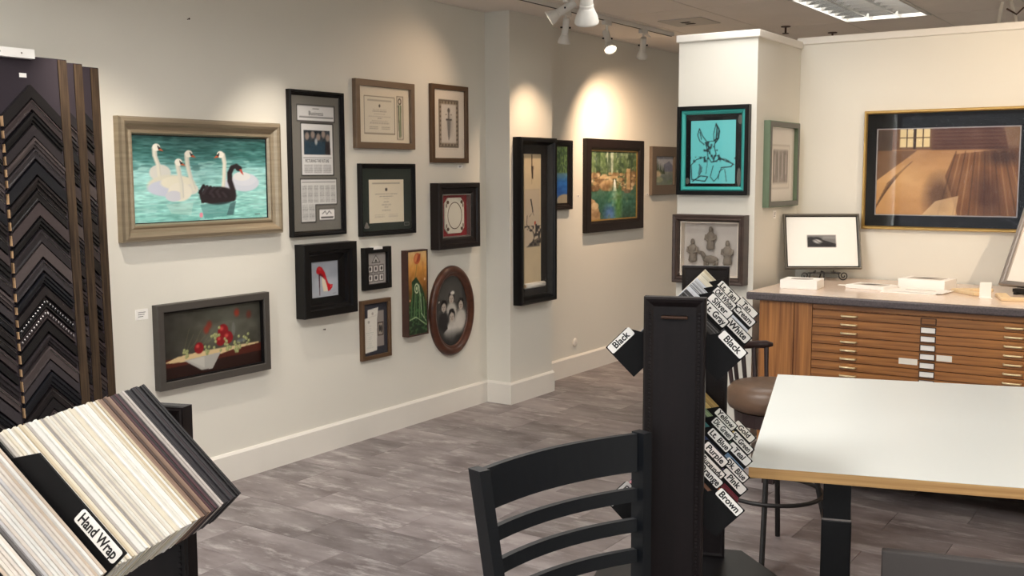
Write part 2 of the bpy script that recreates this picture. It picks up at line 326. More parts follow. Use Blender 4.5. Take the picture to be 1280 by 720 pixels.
# part-height partition behind the plan chest, with the square column at its end
CX0, CX1, CY, PW = 1.72, 2.17, 5.36, 6.03
struct('wall_partition', MB().box(CX1, XR, PW, PW+.14, 0, 2.33), 'wall_paint')
struct('wall_column', MB().box(CX0, CX1, CY, PW+.14, 0, 2.305), 'wall_paint')
struct('trim_1', MB().box(CX1-.02, XR, PW-.014, PW+.155, 2.325, 2.365), 'trim_paint', bevel=.006)
struct('trim_2', MB().box(CX0-.014, CX1+.014, CY-.014, PW+.155, 2.303, 2.343), 'trim_paint', bevel=.006)
def baseboard(name, path, t=.016, h=.153, side=1):
    """path: polyline in plan; the board stands to the left of its direction"""
    b = MB(); n = len(path); P = [Vector((*p, 0)) for p in path]; nor = []
    for i in range(n-1):
        d = (P[i+1]-P[i]).normalized(); nor.append(Vector((-d.y, d.x, 0))*side)
    offs = []
    for i in range(n):
        if i == 0: o = nor[0]
        elif i == n-1: o = nor[-1]
        else: o = nor[i-1]+nor[i]
        offs.append(o*t)
    prof = [(0, 0), (1, 0), (1, h-.014), (.45, h), (0, h)]
    for i in range(n-1):
        vs = [P[j]+offs[j]*a+Vector((0, 0, z)) for j in (i, i+1) for a, z in prof]
        m = len(prof); b.add(vs, [tuple(range(m)), tuple(range(2*m-1, m-1, -1))]+[(k, k+m, (k+1) % m+m, (k+1) % m) for k in range(m)])
    struct(name, b, 'trim_paint')
baseboard('baseboard_left', [(0, YB), (0, 5.945), (.2, 5.945), (.2, 6.487), (0, 6.487), (0, YF)], side=-1)
baseboard('baseboard_column', [(CX0, PW), (CX0, CY), (CX1, CY), (CX1, PW), (XR, PW)], side=-1)
# ceiling: lay-in tiles on a grid
ce = struct('ceiling', MB().box(-.1, XR+.1, YB-.1, YF+.1, ZC+.12, ZC+.2), 'dark_gap', label='off-white lay-in tile ceiling with thin dark joints')
cells = set((round(x, 2), round(y, 2)) for x, y in TROFFERS)
gx = [.04+.61*i for i in range(-1, 13)]; gy = [.5+1.22*j for j in range(-3, 9)]
_cc = {}
for i in range(len(gx)-1):
    for j in range(len(gy)-1):
        a, b, c, d = max(0, gx[i]), min(XR, gx[i+1]), max(YB, gy[j]), min(YF, gy[j+1])
        if b-a < .02 or d-c < .02: continue
        if any(a < tx < b and c < ty < d for tx, ty in TROFFERS): continue
        k = (round(b-a, 3), round(d-c, 3))
        if k not in _cc: _cc[k] = MB().box(-k[0]/2+.005, k[0]/2-.005, -k[1]/2+.005, k[1]/2-.005, 0, .014).mesh('ceiling_tile', 'ceiling_tile')
        obj('ceiling_tile', _cc[k], None, ce, loc=((a+b)/2, (c+d)/2, ZC))
for i in range(1, len(gx)-1):
    obj('grid_bar', MB().box(gx[i]-.011, gx[i]+.011, YB, YF, ZC+.003, ZC+.02), 'grid_metal', ce)
for j in range(1, len(gy)-1):
    obj('grid_bar', MB().box(0, XR, gy[j]-.0045, gy[j]+.0045, ZC+.004, ZC+.02), 'dark_gap', ce)
# recessed louvre fixtures
def troffer(cx, cy, label):
    t = thing('ceiling_light', label, 'ceiling light', (cx, cy, ZC-.006))
    w, l = .595, 1.205
    obj('frame', MB().box(-w/2, w/2, -l/2, -l/2+.02, 0, .1).box(-w/2, w/2, l/2-.02, l/2, 0, .1).box(-w/2, -w/2+.02, -l/2, l/2, 0, .1).box(w/2-.02, w/2, -l/2, l/2, 0, .1), 'white_metal', t)
    obj('reflector', MB().box(-w/2, w/2, -l/2, l/2, .1, .105), 'white_metal', t)
    for i in range(1, 3):
        x = -w/2+w*i/3; obj('louvre_blade', MB().prism([(x-.014, .055), (x-.002, .002), (x+.002, .002), (x+.014, .055)], -l/2+.02, l/2-.02), 'chrome_louvre', t)
    bl = MB(); n = 8
    for i in range(3):
        xa = -w/2+w*i/3+.014; xb = -w/2+w*(i+1)/3-.014
        for k in range(1, n):
            y = -l/2+l*k/n; o = MB().add([(xa,y-.012,.055),(xa,y-.002,.006),(xa,y+.002,.006),(xa,y+.012,.055),(xb,y-.012,.055),(xb,y-.002,.006),(xb,y+.002,.006),(xb,y+.012,.055)],
                [(0,1,2,3),(7,6,5,4),(0,4,5,1),(1,5,6,2),(2,6,7,3),(3,7,4,0)])
            obj('louvre_blade', o, 'chrome_louvre', t)
    if (cx, cy) == (2.175, 7.21):                                # the one fixture the photograph shows
        for x in (-w/3, 0, w/3): obj('tube', MB().tube([(x, -l/2+.05, .082), (x, l/2-.05, .082)], .013, 10), 'louvre_glow', t)
    return t
LT = {(2.175, 7.22): 'recessed ceiling light with silver parabolic louvre beyond the partition'}
for (tx, ty) in TROFFERS: troffer(tx, ty if abs(ty-7.22) > .1 else 7.21, LT.get((tx, ty), 'recessed ceiling light with silver louvre over the showroom floor'))  # showroom label also covers the unseen fixtures added for extra light
for o in list(COL.objects):
    if o.name.startswith('ceiling_light') and 'over the showroom' in o.get('label', ''): o['group'] = 'recessed louvre lights over the showroom'
# lighting track and heads
TX = .58
tr = thing('lighting_track', 'white lighting track on the ceiling along the picture wall', 'track', (TX, 0, ZC))
obj('rail', MB().box(-.018, .018, -2.4, 7.65, -.026, -.001), 'white_metal', tr)
obj('slot', MB().box(-.006, .006, -2.39, 7.64, -.0285, -.026), 'dark_gap', tr)
tr2 = thing('lighting_track', 'white lighting track on the ceiling in front of the column', 'track', (1.66, 0, ZC))
obj('rail', MB().box(-.018, .018, .5, 4.9, -.026, -.001), 'white_metal', tr2); obj('slot', MB().box(-.006, .006, .51, 4.89, -.0285, -.026), 'dark_gap', tr2)
tr3 = thing('lighting_track', 'white lighting track on the ceiling facing the plan chest wall', 'track', (3.6, 4.3, ZC))
obj('rail', MB().box(-1.1, 3.0, -.018, .018, -.026, -.001), 'white_metal', tr3); obj('slot', MB().box(-1.09, 2.99, -.006, .006, -.0285, -.026), 'dark_gap', tr3)
def track_head(at, target, label, drop=.11, scale=1.0, energy=0, angle=60, col=WARM, cable=False, blend=.7, off=None):
    t = thing('track_spotlight', label, 'spotlight', at)
    obj('adapter', MB().box(-.016, .016, -.045, .045, -.058, -.0265), 'white_metal', t, bevel=.003)
    obj('stem', MB().tube([(0, 0, -.055), (0, 0, -drop)], .009, 10), 'white_metal', t)
    d = (Vector(target)-(Vector(at)+Vector((0, 0, -drop)))).normalized(); M = Matrix.Translation((0, 0, -drop)) @ d.to_track_quat('Z', 'Y').to_matrix().to_4x4()
    k = scale
    obj('lamp_body', MB().lathe([(.012*k,-.05*k),(.026*k,-.048*k),(.028*k,-.04*k),(.028*k,.075*k),(.031*k,.078*k),(.031*k,.088*k),(.022*k,.09*k)], 20, M=M), 'white_metal', t, smooth=False)
    obj('bell_shade', MB().lathe([(.03*k,.086*k),(.034*k,.10*k),(.046*k,.125*k),(.052*k,.15*k),(.052*k,.158*k),(.049*k,.158*k),(.044*k,.13*k),(.028*k,.098*k)], 24, M=M), 'white_metal', t, smooth=True)
    obj('bulb', MB().lathe([(.02*k,.10*k),(.044*k,.135*k),(.046*k,.146*k),(.03*k,.152*k),(.001,.154*k)], 20, M=M), 'lamp_glow' if energy and not off else 'acrylic', t, smooth=True)
    for s in (-1, 1): obj('yoke_screw', MB().lathe([(.006,0),(.006,.012)], 8, M=M @ Matrix.Translation((s*.03*k, 0, .03*k)) @ Matrix.Rotation(s*PI/2, 4, 'Y')), 'black_satin', t)
    if cable:
        obj('cable', MB().tube([(0,.01,-.06),(.02,.05,-.075),(.01,.10,-.07),(-.01,.09,-.05),(-.01,.04,-.05),(0,.01,-.07)], .003, 6), 'white_metal', t)
    if energy: spot_light(off+'_offscreen' if off else 'track_spot', tuple(M @ Vector((0, 0, .17*k))+Vector(at)), target, energy, col, angle, blend, .025)
    return t
track_head((.86, 5.62, ZC), (.15, 5.2, 2.1), 'white spotlight tipped towards the dagger print', .075, .9, 8, 80, blend=1.0)
track_head((TX, 6.05, ZC), (.25, 6.28, 1.2), 'white track spotlight hanging straight down above the scroll frame', .11, .8, 24, 90, blend=1.0)
track_head((TX, 6.60, ZC), (1.05, 6.2, 1.75), 'lit white track spotlight turned towards the room', .13, .85, 4, 60)
track_head((TX, 7.16, ZC), (.02, 8.0, 1.2), 'white track spotlight with looped cable at the end of the track', .12, .8, 68, 115, cable=True, blend=1.0)
track_head((1.62, 4.52, ZC), (1.2, 5.3, .9), 'large white track spotlight above the gallery aisle', .19, 1.15)
for n, (y, ty, e) in enumerate(((1.4, 1.9, 22), (2.6, 3.1, 28), (3.7, 4.3, 28))):
    track_head((TX, y, ZC), (.0, ty, .55), 'white track spotlight over the picture wall', .06, .9, e, 80, (1.0, .89, .76), blend=1.0, off='picture_wall_spot_%d' % (n+1))
for n, (x, tx, e) in enumerate(((3.45, 3.2, 20), (4.7, 4.0, 48))):
    track_head((x, 4.3, ZC), (tx, PW, 1.45), 'white track spotlight aimed at the partition above the plan chest', .10, 1.0, e, 90, (1.0, .78, .56), off='partition_spot_%d' % (n+1))
track_head((2.75, 4.3, ZC), (1.95, 5.4, 1.5), 'white track spotlight aimed at the column pictures', .10, 1.0, 7, 60, (1.0, .88, .74), off='column_spot')
for o in COL.objects:
    if 'over the picture wall' in o.get('label', ''): o['group'] = 'spotlights over the picture wall'
    if 'above the plan chest' in o.get('label', '') and o.name.startswith('track_spot'): o['group'] = 'spotlights facing the partition'
# air vent and sprinklers
v = thing('ceiling_vent', 'beige ceiling air vent with two dark slots', 'vent', (.955, 7.15, ZC))
obj('plate', MB().box(-.17, .17, -.17, .17, -.008, 0), 'grid_metal', v, bevel=.004)
for dy in (-.03, .05): obj('slot', MB().box(-.05, .02, dy-.022, dy+.022, -.0095, -.0075), 'dark_gap', v)
for (x, y, lb) in ((1.44, 7.80, 'bronze sprinkler head on the ceiling beside the louvre light'), (1.62, 8.35, 'bronze sprinkler head on the ceiling behind the partition')):
    s = thing('sprinkler', lb, 'sprinkler', (x, y, ZC))
    obj('escutcheon', MB().lathe([(.012,-.008),(.035,-.006),(.036,0)], 16), 'bronze', s); obj('body', MB().tube([(0,0,-.004),(0,0,-.05)], .008, 8), 'bronze', s)
    obj('deflector', MB().lathe([(.024,-.056),(.024,-.05)], 14), 'bronze', s)
h = thing('ceiling_bracket', 'pale metal bracket hanging from the ceiling above the partition', 'bracket', (2.98, 7.5, ZC))
obj('hanger', MB().tube([(0,0,0),(-.02,.0,-.14)], .012, 8).tube([(.05,0,0),(.09,0,-.15)], .012, 8), 'grid_metal', h); obj('crossbar', MB().box(-.06, .16, -.03, .03, -.18, -.14), 'grid_metal', h)
obj('hook', MB().tube([(.03,-.03,-.05),(.09,-.03,-.09),(.13,-.03,-.05)], .006, 6), 'bronze', h)
# round wall plate low on the picture wall, wall tags, nails
wp = thing('wall_plate', 'small round white wall plate low on the picture wall', 'wall plate', (0, 7.155, .255), R(90))
obj('plate', MB().ring(0, 0, .034, .034, [(0,0),(0,.004),(.008,.009),(.02,.011),(.033,.011),(.033,0)], 28), 'trim_paint', wp); obj('screw', MB().ellipsoid((0,-.011,0), (.004,.002,.004), 8, 6), 'grid_metal', wp)
def wall_tag(loc, rz, w, h, label, grp=None):
    t = thing('wall_label', label, 'label', loc, rz, grp); obj('card', MB().box(-w/2, w/2, -.002, 0, -h/2, h/2), 'card_white', t)
    for k in range(3): obj('print_line', MB().box(-w*.3, w*(.3-.1*k), -.0026, -.002, h*(.2-.2*k)-.0012, h*(.2-.2*k)+.0012), 'ink', t)
wall_tag((0, 3.119, .938), R(90), .07, .05, 'small white price card on the wall beside the still life')
wall_tag((0, 5.65, 1.645), R(90), .05, .022, 'small white price card under the dagger print')
wall_tag((0, 7.2, 1.418), R(90), .035, .02, 'small white card on the wall beside the waterfall painting')
wall_tag((0, 8.40, 1.41), R(90), .035, .02, 'small white card on the wall between the waterfall and lake paintings')
wall_tag((CX1, 5.66, 1.367), R(90), .045, .045, 'small white card on the column below the green frame')
for (y, z, lb) in ((4.332, .713, 'bare nail in the wall below the red shoe box frame'), (3.45, 2.35, 'bare nail high in the wall above the swan painting')):
    n = thing('wall_nail', lb, 'nail', (0, y, z), R(90)); obj('shank', MB().tube([(0,0,0),(0,-.014,.002)], .002, 6), 'bronze', n); obj('head', MB().ellipsoid((0,-.015,.002), (.005,.002,.005), 8, 5), 'bronze', n)
# ------------------------------------------------------------------ framed pictures
def picture(name, label, loc, rz, w, h, prof, fm, back=.006, cat='picture', lean=0.0, group=None):
    t = thing(name, label, cat, loc, rz, group)
    if lean: t.rotation_euler = Matrix.Rotation(rz, 4, 'Z').__matmul__(Matrix.Rotation(lean, 4, 'X')).to_euler()
    obj('frame', MB().rails(-w/2, w/2, 0, h, prof), fm, t)
    W = max(p[0] for p in prof)
    obj('backing', MB().box(-w/2+.008, w/2-.008, -back, -.001, .008, h-.008), 'mat_black', t)
    return t, W
def flat(W, d, r=.0): return [(0,0),(0,d-.003),(.003,d),(W-.003,d),(W,d-.004),(W,.002)]
def step(W, d): return [(0,0),(0,d-.004),(.004,d),(W*.35,d),(W*.42,d-.006),(W*.62,d-.008),(W*.72,d-.018),(W,d-.024),(W,.002)]
def board(t, mt, W, w, h, y, win=None, name='mat', th=.003):
    """mat board; win = list of openings is not cut but a single window (x0,x1,z0,z1)"""
    x0, x1, z0, z1 = -w/2+W-.003, w/2-W+.003, W-.003, h-W+.003
    if win is None: return obj(name, MB().box(x0, x1, -y, -y+th, z0, z1), mt, t)
    a, b, c, d = win; m = MB()
    m.box(x0, a, -y, -y+th, z0, z1).box(b, x1, -y, -y+th, z0, z1).box(a, b, -y, -y+th, z0, c).box(a, b, -y, -y+th, d, z1)
    return obj(name, m, mt, t)
def glaze(t, W, w, h, y): return obj('glass', MB().box(-w/2+W-.003, w/2-W+.003, -y-.002, -y, W-.003, h-W+.003), 'picture_glass', t)
LW = R(90)
# --- swans
w, h = .996, .582
t, W = picture('framed_painting', 'large painting of white and black swans in a silver-gold moulded frame', (0, 3.507, 1.286), LW, w, h,
    [(0,0),(0,.036),(.008,.048),(.022,.052),(.034,.046),(.044,.032),(.058,.024),(.066,.03),(.074,.03),(.082,.018),(.082,.002)], 'silver_leaf_frame')
obj('liner', MB().rails(-w/2+.08, w/2-.08, .08, h-.08, [(0,.004),(0,.017),(.006,.013),(.006,.004)]), 'black_satin', t)
p = Paint(100, 64, 210, 2)
p.vgrad([(0,(48,92,90)),(14,(62,118,114)),(21,(100,160,158)),(26,(156,212,210)),(45,(164,222,216)),(64,(140,208,200))])
p.mottle(44, 10, 1.6, 1); p.mottle(40, 5, 1.0, 3); p.streak((176,224,220), 7, 1.2, .62, .55, 5, 18, 64); p.streak((48,92,90), 9, 1.3, .66, .5, 8, 0, 26); p.streak((112,184,178), 6, 1.4, .66, .45, 9, 30, 64)
WH, SH = (250,247,234), (206,212,224)
def swan(body, neck, head, face, nw=(3.4,2.6)):
    for (cx, cy, rx, ry, c) in body: p.ell(cx, cy, rx, ry, c, 1, 0, .06)
    p.line(neck, nw, (232,230,214)); p.line([(a+.9, b) for a, b in neck], .9, (204,204,196), .6)
    hx, hy = head; p.ell(hx, hy, 2.7, 2.7, WH); p.poly([(hx+face*1, hy-1.2), (hx+face*5.2, hy+3.0), (hx+face*1.6, hy+2.2)], (206,96,58)); p.poly([(hx+face*.6, hy-1.6), (hx+face*3.2, hy+.8), (hx+face*1.3, hy+1.8)], (34,30,34))
swan([(19,27.5,7.5,6,(222,222,214))], [(15.6,9.5),(15.8,15),(18,22),(18.6,31)], (17,8.8), 1)
swan([(68,38,4,5,SH),(82,35.5,12,7,SH),(82,33,10,5,(214,218,228)),(80,30.5,7,3.5,(226,226,226))], [(65.6,13.5),(66.6,20),(66,30),(65,39)], (63.6,13.4), -1)
p.ell(27,37,17,8,(226,224,206)); p.ell(24,39,14,6,(206,212,228)); p.ell(31,35,12,5,(238,234,214))
swan([(41,40,5,4,(226,224,214))], [(38.2,13.5),(38.6,22),(40.5,31),(43,40)], (39.8,13.2), 1)
swan([(32.5,42,8.6,7,(240,236,220)),(28,45,6,4,(216,218,226))], [(31.2,20),(32.4,28),(33.8,36),(34,46)], (32.2,19.6), 1)
BK = (40,32,36)
p.ell(61,45.5,14,7,BK); p.poly([(46,40),(48,51),(56,50)], BK)
for k in range(7): p.line([(47+k*2.6,44-abs(k-2)*.6),(50+k*2.6,37.5+k*.6),(55+k*2.4,46)], 2.2, (58,48,54) if k % 2 else (34,26,30))
p.line([(72.5,48),(72.8,42),(70.4,34),(70.4,28),(72.6,23.4),(76,22.2),(78.6,24)], (4.2,3.2), BK); p.ell(77.6,24.2,2.4,2.2,BK); p.poly([(78,25),(80,24.6),(81.6,29.6),(79.6,28)], (196,70,54))
p.poly([(47,52),(74,50),(73,61),(50,63)], (60,116,116), .45); p.poly([(70,52),(75,50),(72,61),(67,61)], (58,84,88), .6); p.poly([(22,51),(42,50),(40,60),(26,58)], (196,226,216), .45); p.ell(47.5,60,1.3,2,(238,150,170))
p.line([(90,61),(94,61)], .5, (60,60,60)); p.sheet('canvas', -w/2+.084, w/2-.084, .084, h-.084, -.01, parent=t)
# --- still life
w, h = .714, .418
t, W = picture('framed_painting', 'dark still life of red fruit and grapes on a cloth in a flat charcoal frame', (0, 3.535, .557), LW, w, h, flat(.038, .042), 'grey_frame')
obj('liner', MB().rails(-w/2+.037, w/2-.037, .037, h-.037, [(0,.002),(0,.03),(.008,.03),(.008,.002)]), 'black_satin', t)
p = Paint(100, 55, 150, 2, (46,44,40)); p.ell(58,22,36,26,(84,84,72),.9,0,.8); p.ell(70,12,24,16,(96,98,88),.55,0,.9); p.mottle(16, 9, 7, 4)
p.poly([(0,39),(100,37.5),(100,55),(0,55)], (74,28,18)); p.poly([(0,46),(100,45),(100,55),(0,55)], (36,16,12)); p.poly([(1,41.5),(14,38),(40,36.4),(98,36.6),(98,37.8),(70,39.6),(58,41.5),(24,43),(10,42.6)], (206,182,138)); p.poly([(20,42),(57,40),(48,53),(37,52.5)], (168,166,160)); p.poly([(24,42.5),(40,41.5),(40,51)], (192,190,182), .7)
for k in range(9): p.line([(20+k*3,34-k*.4),(26+k*4,16+(k*5) % 13)], .5, (112,108,80), .5)
for (x, y, c) in ((43,19,(140,42,28)),(75,8,(168,44,26)),(46,15,(128,40,28)),(88,11,(110,40,30))): p.ell(x, y, 2.6, 3.2, c, .8, 0, .5)
for (x, y, r) in ((35,33.5,4.6),(60,22,5.4),(57,30,4.6),(65,28.5,5.2)): p.ell(x, y, r, r*1.05, (128,18,26)); p.ell(x-r*.3, y-r*.35, r*.35, r*.3, (206,90,80), .8, 0, .6)
rg = np.random.default_rng(3)
for (cx, cy, n, s) in ((52,26,14,4),(64,35,12,5),(76,36,10,4),(21,37,8,3),(43,37,8,3),(85,31,8,3),(73,41,6,2)):
    for _ in range(n): x, y = rg.normal(cx, s*.5), rg.normal(cy, s*.7); p.ell(x, y, 1.3, 1.4, (142,148,98)); p.ell(x-.4, y-.4, .5, .5, (206,206,160), .7)
p.ell(71,22,2,6,(120,122,120),.5); p.ell(79,33,5,1.6,(96,104,110),.7); p.sheet('canvas', -w/2+.045, w/2-.045, .045, h-.045, -.012, parent=t)
# --- newspaper clippings
w, h = .426, .803
t, W = picture('framed_clippings', 'tall frame of newspaper clippings on grey mat in a narrow black frame', (0, 4.30, 1.254), LW, w, h, step(.030, .032), 'black_frame')
p = Paint(100, 202, 76, 3, (118,116,110)); PP = (214,214,214)
for (x0, y0, x1, y1) in ((12,15,90,37),(19,42,86,118)): p.rect(x0-1.6, y0-1.6, x1+1.6, y1+1.6, (26,24,26)); p.rect(x0, y0, x1, y1, PP)
p.poly([(14.4,123.4),(93.6,123.4),(93.6,164.6),(46.6,164.6),(46.6,190.6),(14.4,190.6)], (26,24,26)); p.poly([(16,125),(92,125),(92,163),(45,163),(45,189),(16,189)], (208,208,206)); p.rect(53,170,88,188,(26,24,26)); p.rect(54,171,87,187,(232,230,228))
p.rect(16,31,88,32.6,(70,70,72),.8); p.rect(44,18.5,58,19.5,(120,120,120))
p.rect(24,51,80,88,(44,52,60)); p.mottle(46, 5, 5, 2, ((p.X > 24) & (p.X < 80) & (p.Y > 51) & (p.Y < 88)).astype(float))
for (x, y) in ((31,60),(43,58),(55,61),(66,57),(75,62)): p.ell(x, y, 4.4, 5.4, (176,154,140), .75, 0, .3); p.poly([(x-6,88),(x-5,68),(x+5,68),(x+6,88)], (34,62,80) if x < 70 else (40,30,34), .8)
p.ell(50,68,3,5,(206,206,206),.7,0,.4); p.rect(22,92,83,92.8,(110,110,110))
for c in range(3): p.lines_of_text(24+20*c, 42+20*c, np.arange(103,116,1.5), (96,96,98), .7, .7, c)
for c in range(6): p.lines_of_text(18+12.4*c, 28+12.4*c, np.arange(134,161,1.5), (100,100,102), .7, .65, 20+c)
for c in range(2): p.lines_of_text(18+13.4*c, 30+13.4*c, np.arange(164,186,1.5), (100,100,102), .7, .65, 30+c)
p.rect(18,129,90,130,(60,60,62),.8); p.line([(60,178),(66,174),(70,179),(75,174),(80,178)], 1, (60,60,64)); p.rect(57,182.4,84,184.6,(40,40,44))
a = w-.06; b = h-.06; p.sheet('mounted_clippings', -a/2, a/2, .03, h-.03, -.012, 'printed_paper', t)
def lz(yv): return h-.03-yv/202*b
lettering('Business', .034, t, (0, -.0128, lz(25.5)), 0, 'ink', .0, .125); lettering('PICTURING THE FUTURE', .026, t, (.003, -.0128, lz(96.8)), 0, 'ink', .004, .185); glaze(t, W, w, h, .017)
# --- certificate with medal
def certificate(p, x0, y0, x1, y1, paper, seed):
    p.rect(x0, y0, x1, y1, paper); c = (x0+x1)/2; H = y1-y0
    p.rect(x0+(x1-x0)*.1, y0+H*.08, x1-(x1-x0)*.1, y0+H*.11, (150,140,124), .7); p.ell(c, y0+H*.24, H*.035, H*.04, (70,64,58))
    p.lines_of_text(x0+(x1-x0)*.12, x1-(x1-x0)*.12, y0+H*np.array([.34,.40,.46,.53,.59,.65,.72]), (120,110,98), H*.012, .8, seed, True)
    for q in (.3, .7): p.lines_of_text(x0+(x1-x0)*(q-.14), x0+(x1-x0)*(q+.14), y0+H*np.array([.83,.87]), (140,130,116), H*.01, .8, seed+3)
w, h = .539, .403
t, W = picture('framed_certificate', 'cream certificate with a ribbon medal beside it in a taupe frame', (0, 4.8815, 1.748), LW, w, h, flat(.038, .03), 'taupe_frame')
p = Paint(100, 71, 90, 3, (232,222,202)); p.rect(11,12.5,71,60.5,(112,98,80)); certificate(p, 11.9, 13.4, 70.1, 59.6, (228,220,202), 1)
p.rect(75,10,88,67,(112,98,80)); p.rect(75.8,10.8,87.2,66.2,(224,214,196)); p.ell(81,17,3.4,4.2,(70,58,44)); p.ell(81,17,2,2.6,(224,214,196)); p.poly([(77.5,22),(84,22),(83.5,64),(79,64)], (96,112,80)); p.poly([(80,22),(82,22),(82,64),(80.4,64)], (206,206,180)); p.poly([(77.5,22),(78.6,22),(79.8,64),(79,64)], (60,70,54))
p.sheet('certificate_sheet', -w/2+.037, w/2-.037, .037, h-.037, -.012, 'printed_paper', t); glaze(t, W, w, h, .016)
# --- certificate on green mat
w, h = .507, .431
t, W = picture('framed_certificate', 'cream certificate on a dark green mat in a black frame', (0, 4.8945, 1.229), LW, w, h, step(.032, .032), 'black_frame')
board(t, 'mat_green', W, w, h, .01); p = Paint(100, 96, 56, 3); certificate(p, 0, 0, 100, 96, (232,222,200), 5)
p.sheet('certificate_sheet', -.165, .155, .075, .335, -.0112, 'printed_paper', t)
obj('crest', MB().prism([(-.21,.05),(-.2,.045),(-.17,.045),(-.165,.055),(-.175,.062),(-.18,.078),(-.193,.082),(-.2,.07)], -.0115, -.0102), 'silver_frame', t); obj('plaque', MB().rails(.16, .205, .05, .07, [(0,.01),(0,.0115),(.002,.0115),(.002,.01)]), 'silver_frame', t); glaze(t, W, w, h, .016)
# --- dagger print
w, h = .392, .502
t, W = picture('framed_print', 'pencil print of a dagger on a white mat in a bronze frame', (0, 5.521, 1.668), LW, w, h, flat(.032, .026), 'bronze_frame')
p = Paint(100, 134, 56, 3, (232,222,208)); p.rect(18,20,82,114,(88,78,66)); p.rect(20.5,22.5,79.5,111.5,(160,146,128)); [p.ell(rx0, ry0, 2.2, 2.2, (84,74,64), .8) for rx0, ry0 in [(23.4,26+9*k) for k in range(10)]+[(76.6,26+9*k) for k in range(10)]+[(30+10*k,25.6) for k in range(5)]+[(30+10*k,108.6) for k in range(5)]]; p.rect(26,29,74,105,(214,206,196))
p.rect(22,116,78,117,(190,178,160)); p.ell(50,41,4,5,(96,90,84)); p.rect(47.6,44,52.4,58,(120,112,106)); p.rect(41,57,60,60.6,(84,80,76)); p.poly([(44,61),(57,61),(54,90),(50,101),(47,90)], (150,146,142)); p.line([(50,62),(50,98)], 1.6, (90,86,84)); p.ell(54,70,8,16,(120,116,112),.35,0,.7); p.rect(40,48,44,50,(120,110,100)); p.rect(56,48,60,50,(120,110,100))
p.sheet('print', -w/2+.031, w/2-.031, .031, h-.031, -.01, 'printed_paper', t); glaze(t, W, w, h, .015)
# --- shadow box with china dish
w, h, d = .455, .43, .072
t, W = picture('shadow_box', 'black shadow box holding a white china dish on red', (0, 5.5535, 1.108), LW, w, h,
    [(0,0),(0,d-.006),(.006,d),(.03,d),(.036,d-.012),(.06,d-.016),(.074,d-.03),(.074,.002)], 'brownblack_frame', cat='picture')
obj('fillet', MB().rails(-w/2+.073, w/2-.073, .073, h-.073, [(0,.012),(0,.044),(.007,.044),(.007,.012)]), 'silver_frame', t)
board(t, 'mat_red', .073, w, h, .014)
def octo(rx, rz, cut): return [(-rx+cut,-rz),(rx-cut,-rz),(rx,-rz+cut),(rx,rz-cut),(rx-cut,rz),(-rx+cut,rz),(-rx,rz-cut),(-rx,-rz+cut)]
dz = h/2; dish = obj('dish', MB().prism([(x, z+dz) for x, z in octo(.105, .118, .035)], -.026, -.0145), 'porcelain', t, bevel=.004)
obj('dish_well', MB().ring(0, dz, .078, .09, [(0,.026),(.001,.0275),(.004,.0275),(.006,.0262)], 40), 'bronze_frame', dish)
for (sx, sz) in ((1,1),(1,-1),(-1,1),(-1,-1)):
    obj('floral_sprig', MB().ellipsoid((sx*.075, -.0268, dz+sz*.088), (.014,.0012,.012), 10, 6).ellipsoid((sx*.09, -.0268, dz+sz*.066), (.006,.0012,.014), 10, 6), 'bronze_frame', dish)
glaze(t, .073, w, h, .046)
# --- red shoe
w, h, d = .428, .413, .072
t, W = picture('shadow_box', 'deep black box frame around a painting of a red high heel', (0, 4.338, .7985), LW, w, h,
    [(0,0),(0,d-.004),(.004,d),(.04,d),(.046,d-.016),(.062,d-.02),(.068,d-.04),(.105,.022),(.105,.002)], 'black_frame', cat='picture')
p = Paint(100, 97, 58, 3, (168,174,184)); p.mottle(12, 30, 30, 6); p.rect(0,84,100,97,(176,180,188),.6)
p.poly([(29.5,32),(34,32),(33.4,93),(31.4,93)], (78,34,44)); p.poly([(42,40),(48,43),(58,66),(62,84),(46,83),(41,60)], (226,214,190))
p.poly([(21,26),(24,18),(32,14),(42,18),(52,32),(58,48),(64,62),(72,66),(80,66),(79,74),(71,81),(63,84),(60,72),(54,54),(44,38),(36,33),(28,35),(22,32)], (190,14,28)); p.ell(33,21,7,4,(224,80,80),.6,.5,.5); p.ell(74,71,3.4,2,(236,130,130),.8,-.4,.5); p.poly([(28,35),(36,33),(44,38),(52,52),(42,43),(34,39)], (112,10,20))
p.line([(80,92),(92,90)], 1, (110,110,120)); p.sheet('canvas', -w/2+.104, w/2-.104, .104, h-.104, -.014, parent=t)
# --- miniatures
w, h = .242, .254
t, W = picture('framed_miniatures', 'small black frame of one triangular and six square miniature prints', (0, 4.781, .906), LW, w, h, flat(.034, .034), 'black_frame')
p = Paint(100, 106, 48, 3, (168,162,158)); p.poly([(28,36),(74,36),(51,9)], (60,54,52)); p.poly([(33,33.5),(69,33.5),(51,12.5)], (196,192,186)); p.poly([(44,32),(58,32),(51,22)], (50,46,46))
for j in range(2):
    for i in range(3):
        x, y = 10+i*28, 43+j*31; p.rect(x, y, x+24, y+26, (50,44,44)); p.rect(x+2, y+2, x+22, y+24, (196,190,184)); p.rect(x+4, y+4, x+20, y+22, (228,224,218)); p.ell(x+12+(i-1), y+13, 5-(i+j) % 2, 7, (40,36,38))
p.sheet('miniature_prints', -w/2+.033, w/2-.033, .033, h-.033, -.012, 'printed_paper', t); glaze(t, W, w, h, .016)
obj('tape', MB().box(-.045, .035, -.0355, -.002, h, h+.004).box(-.045, .035, -.036, -.0345, h-.012, h+.002), 'card_white', t, label='white paper tab folded over the top rail')
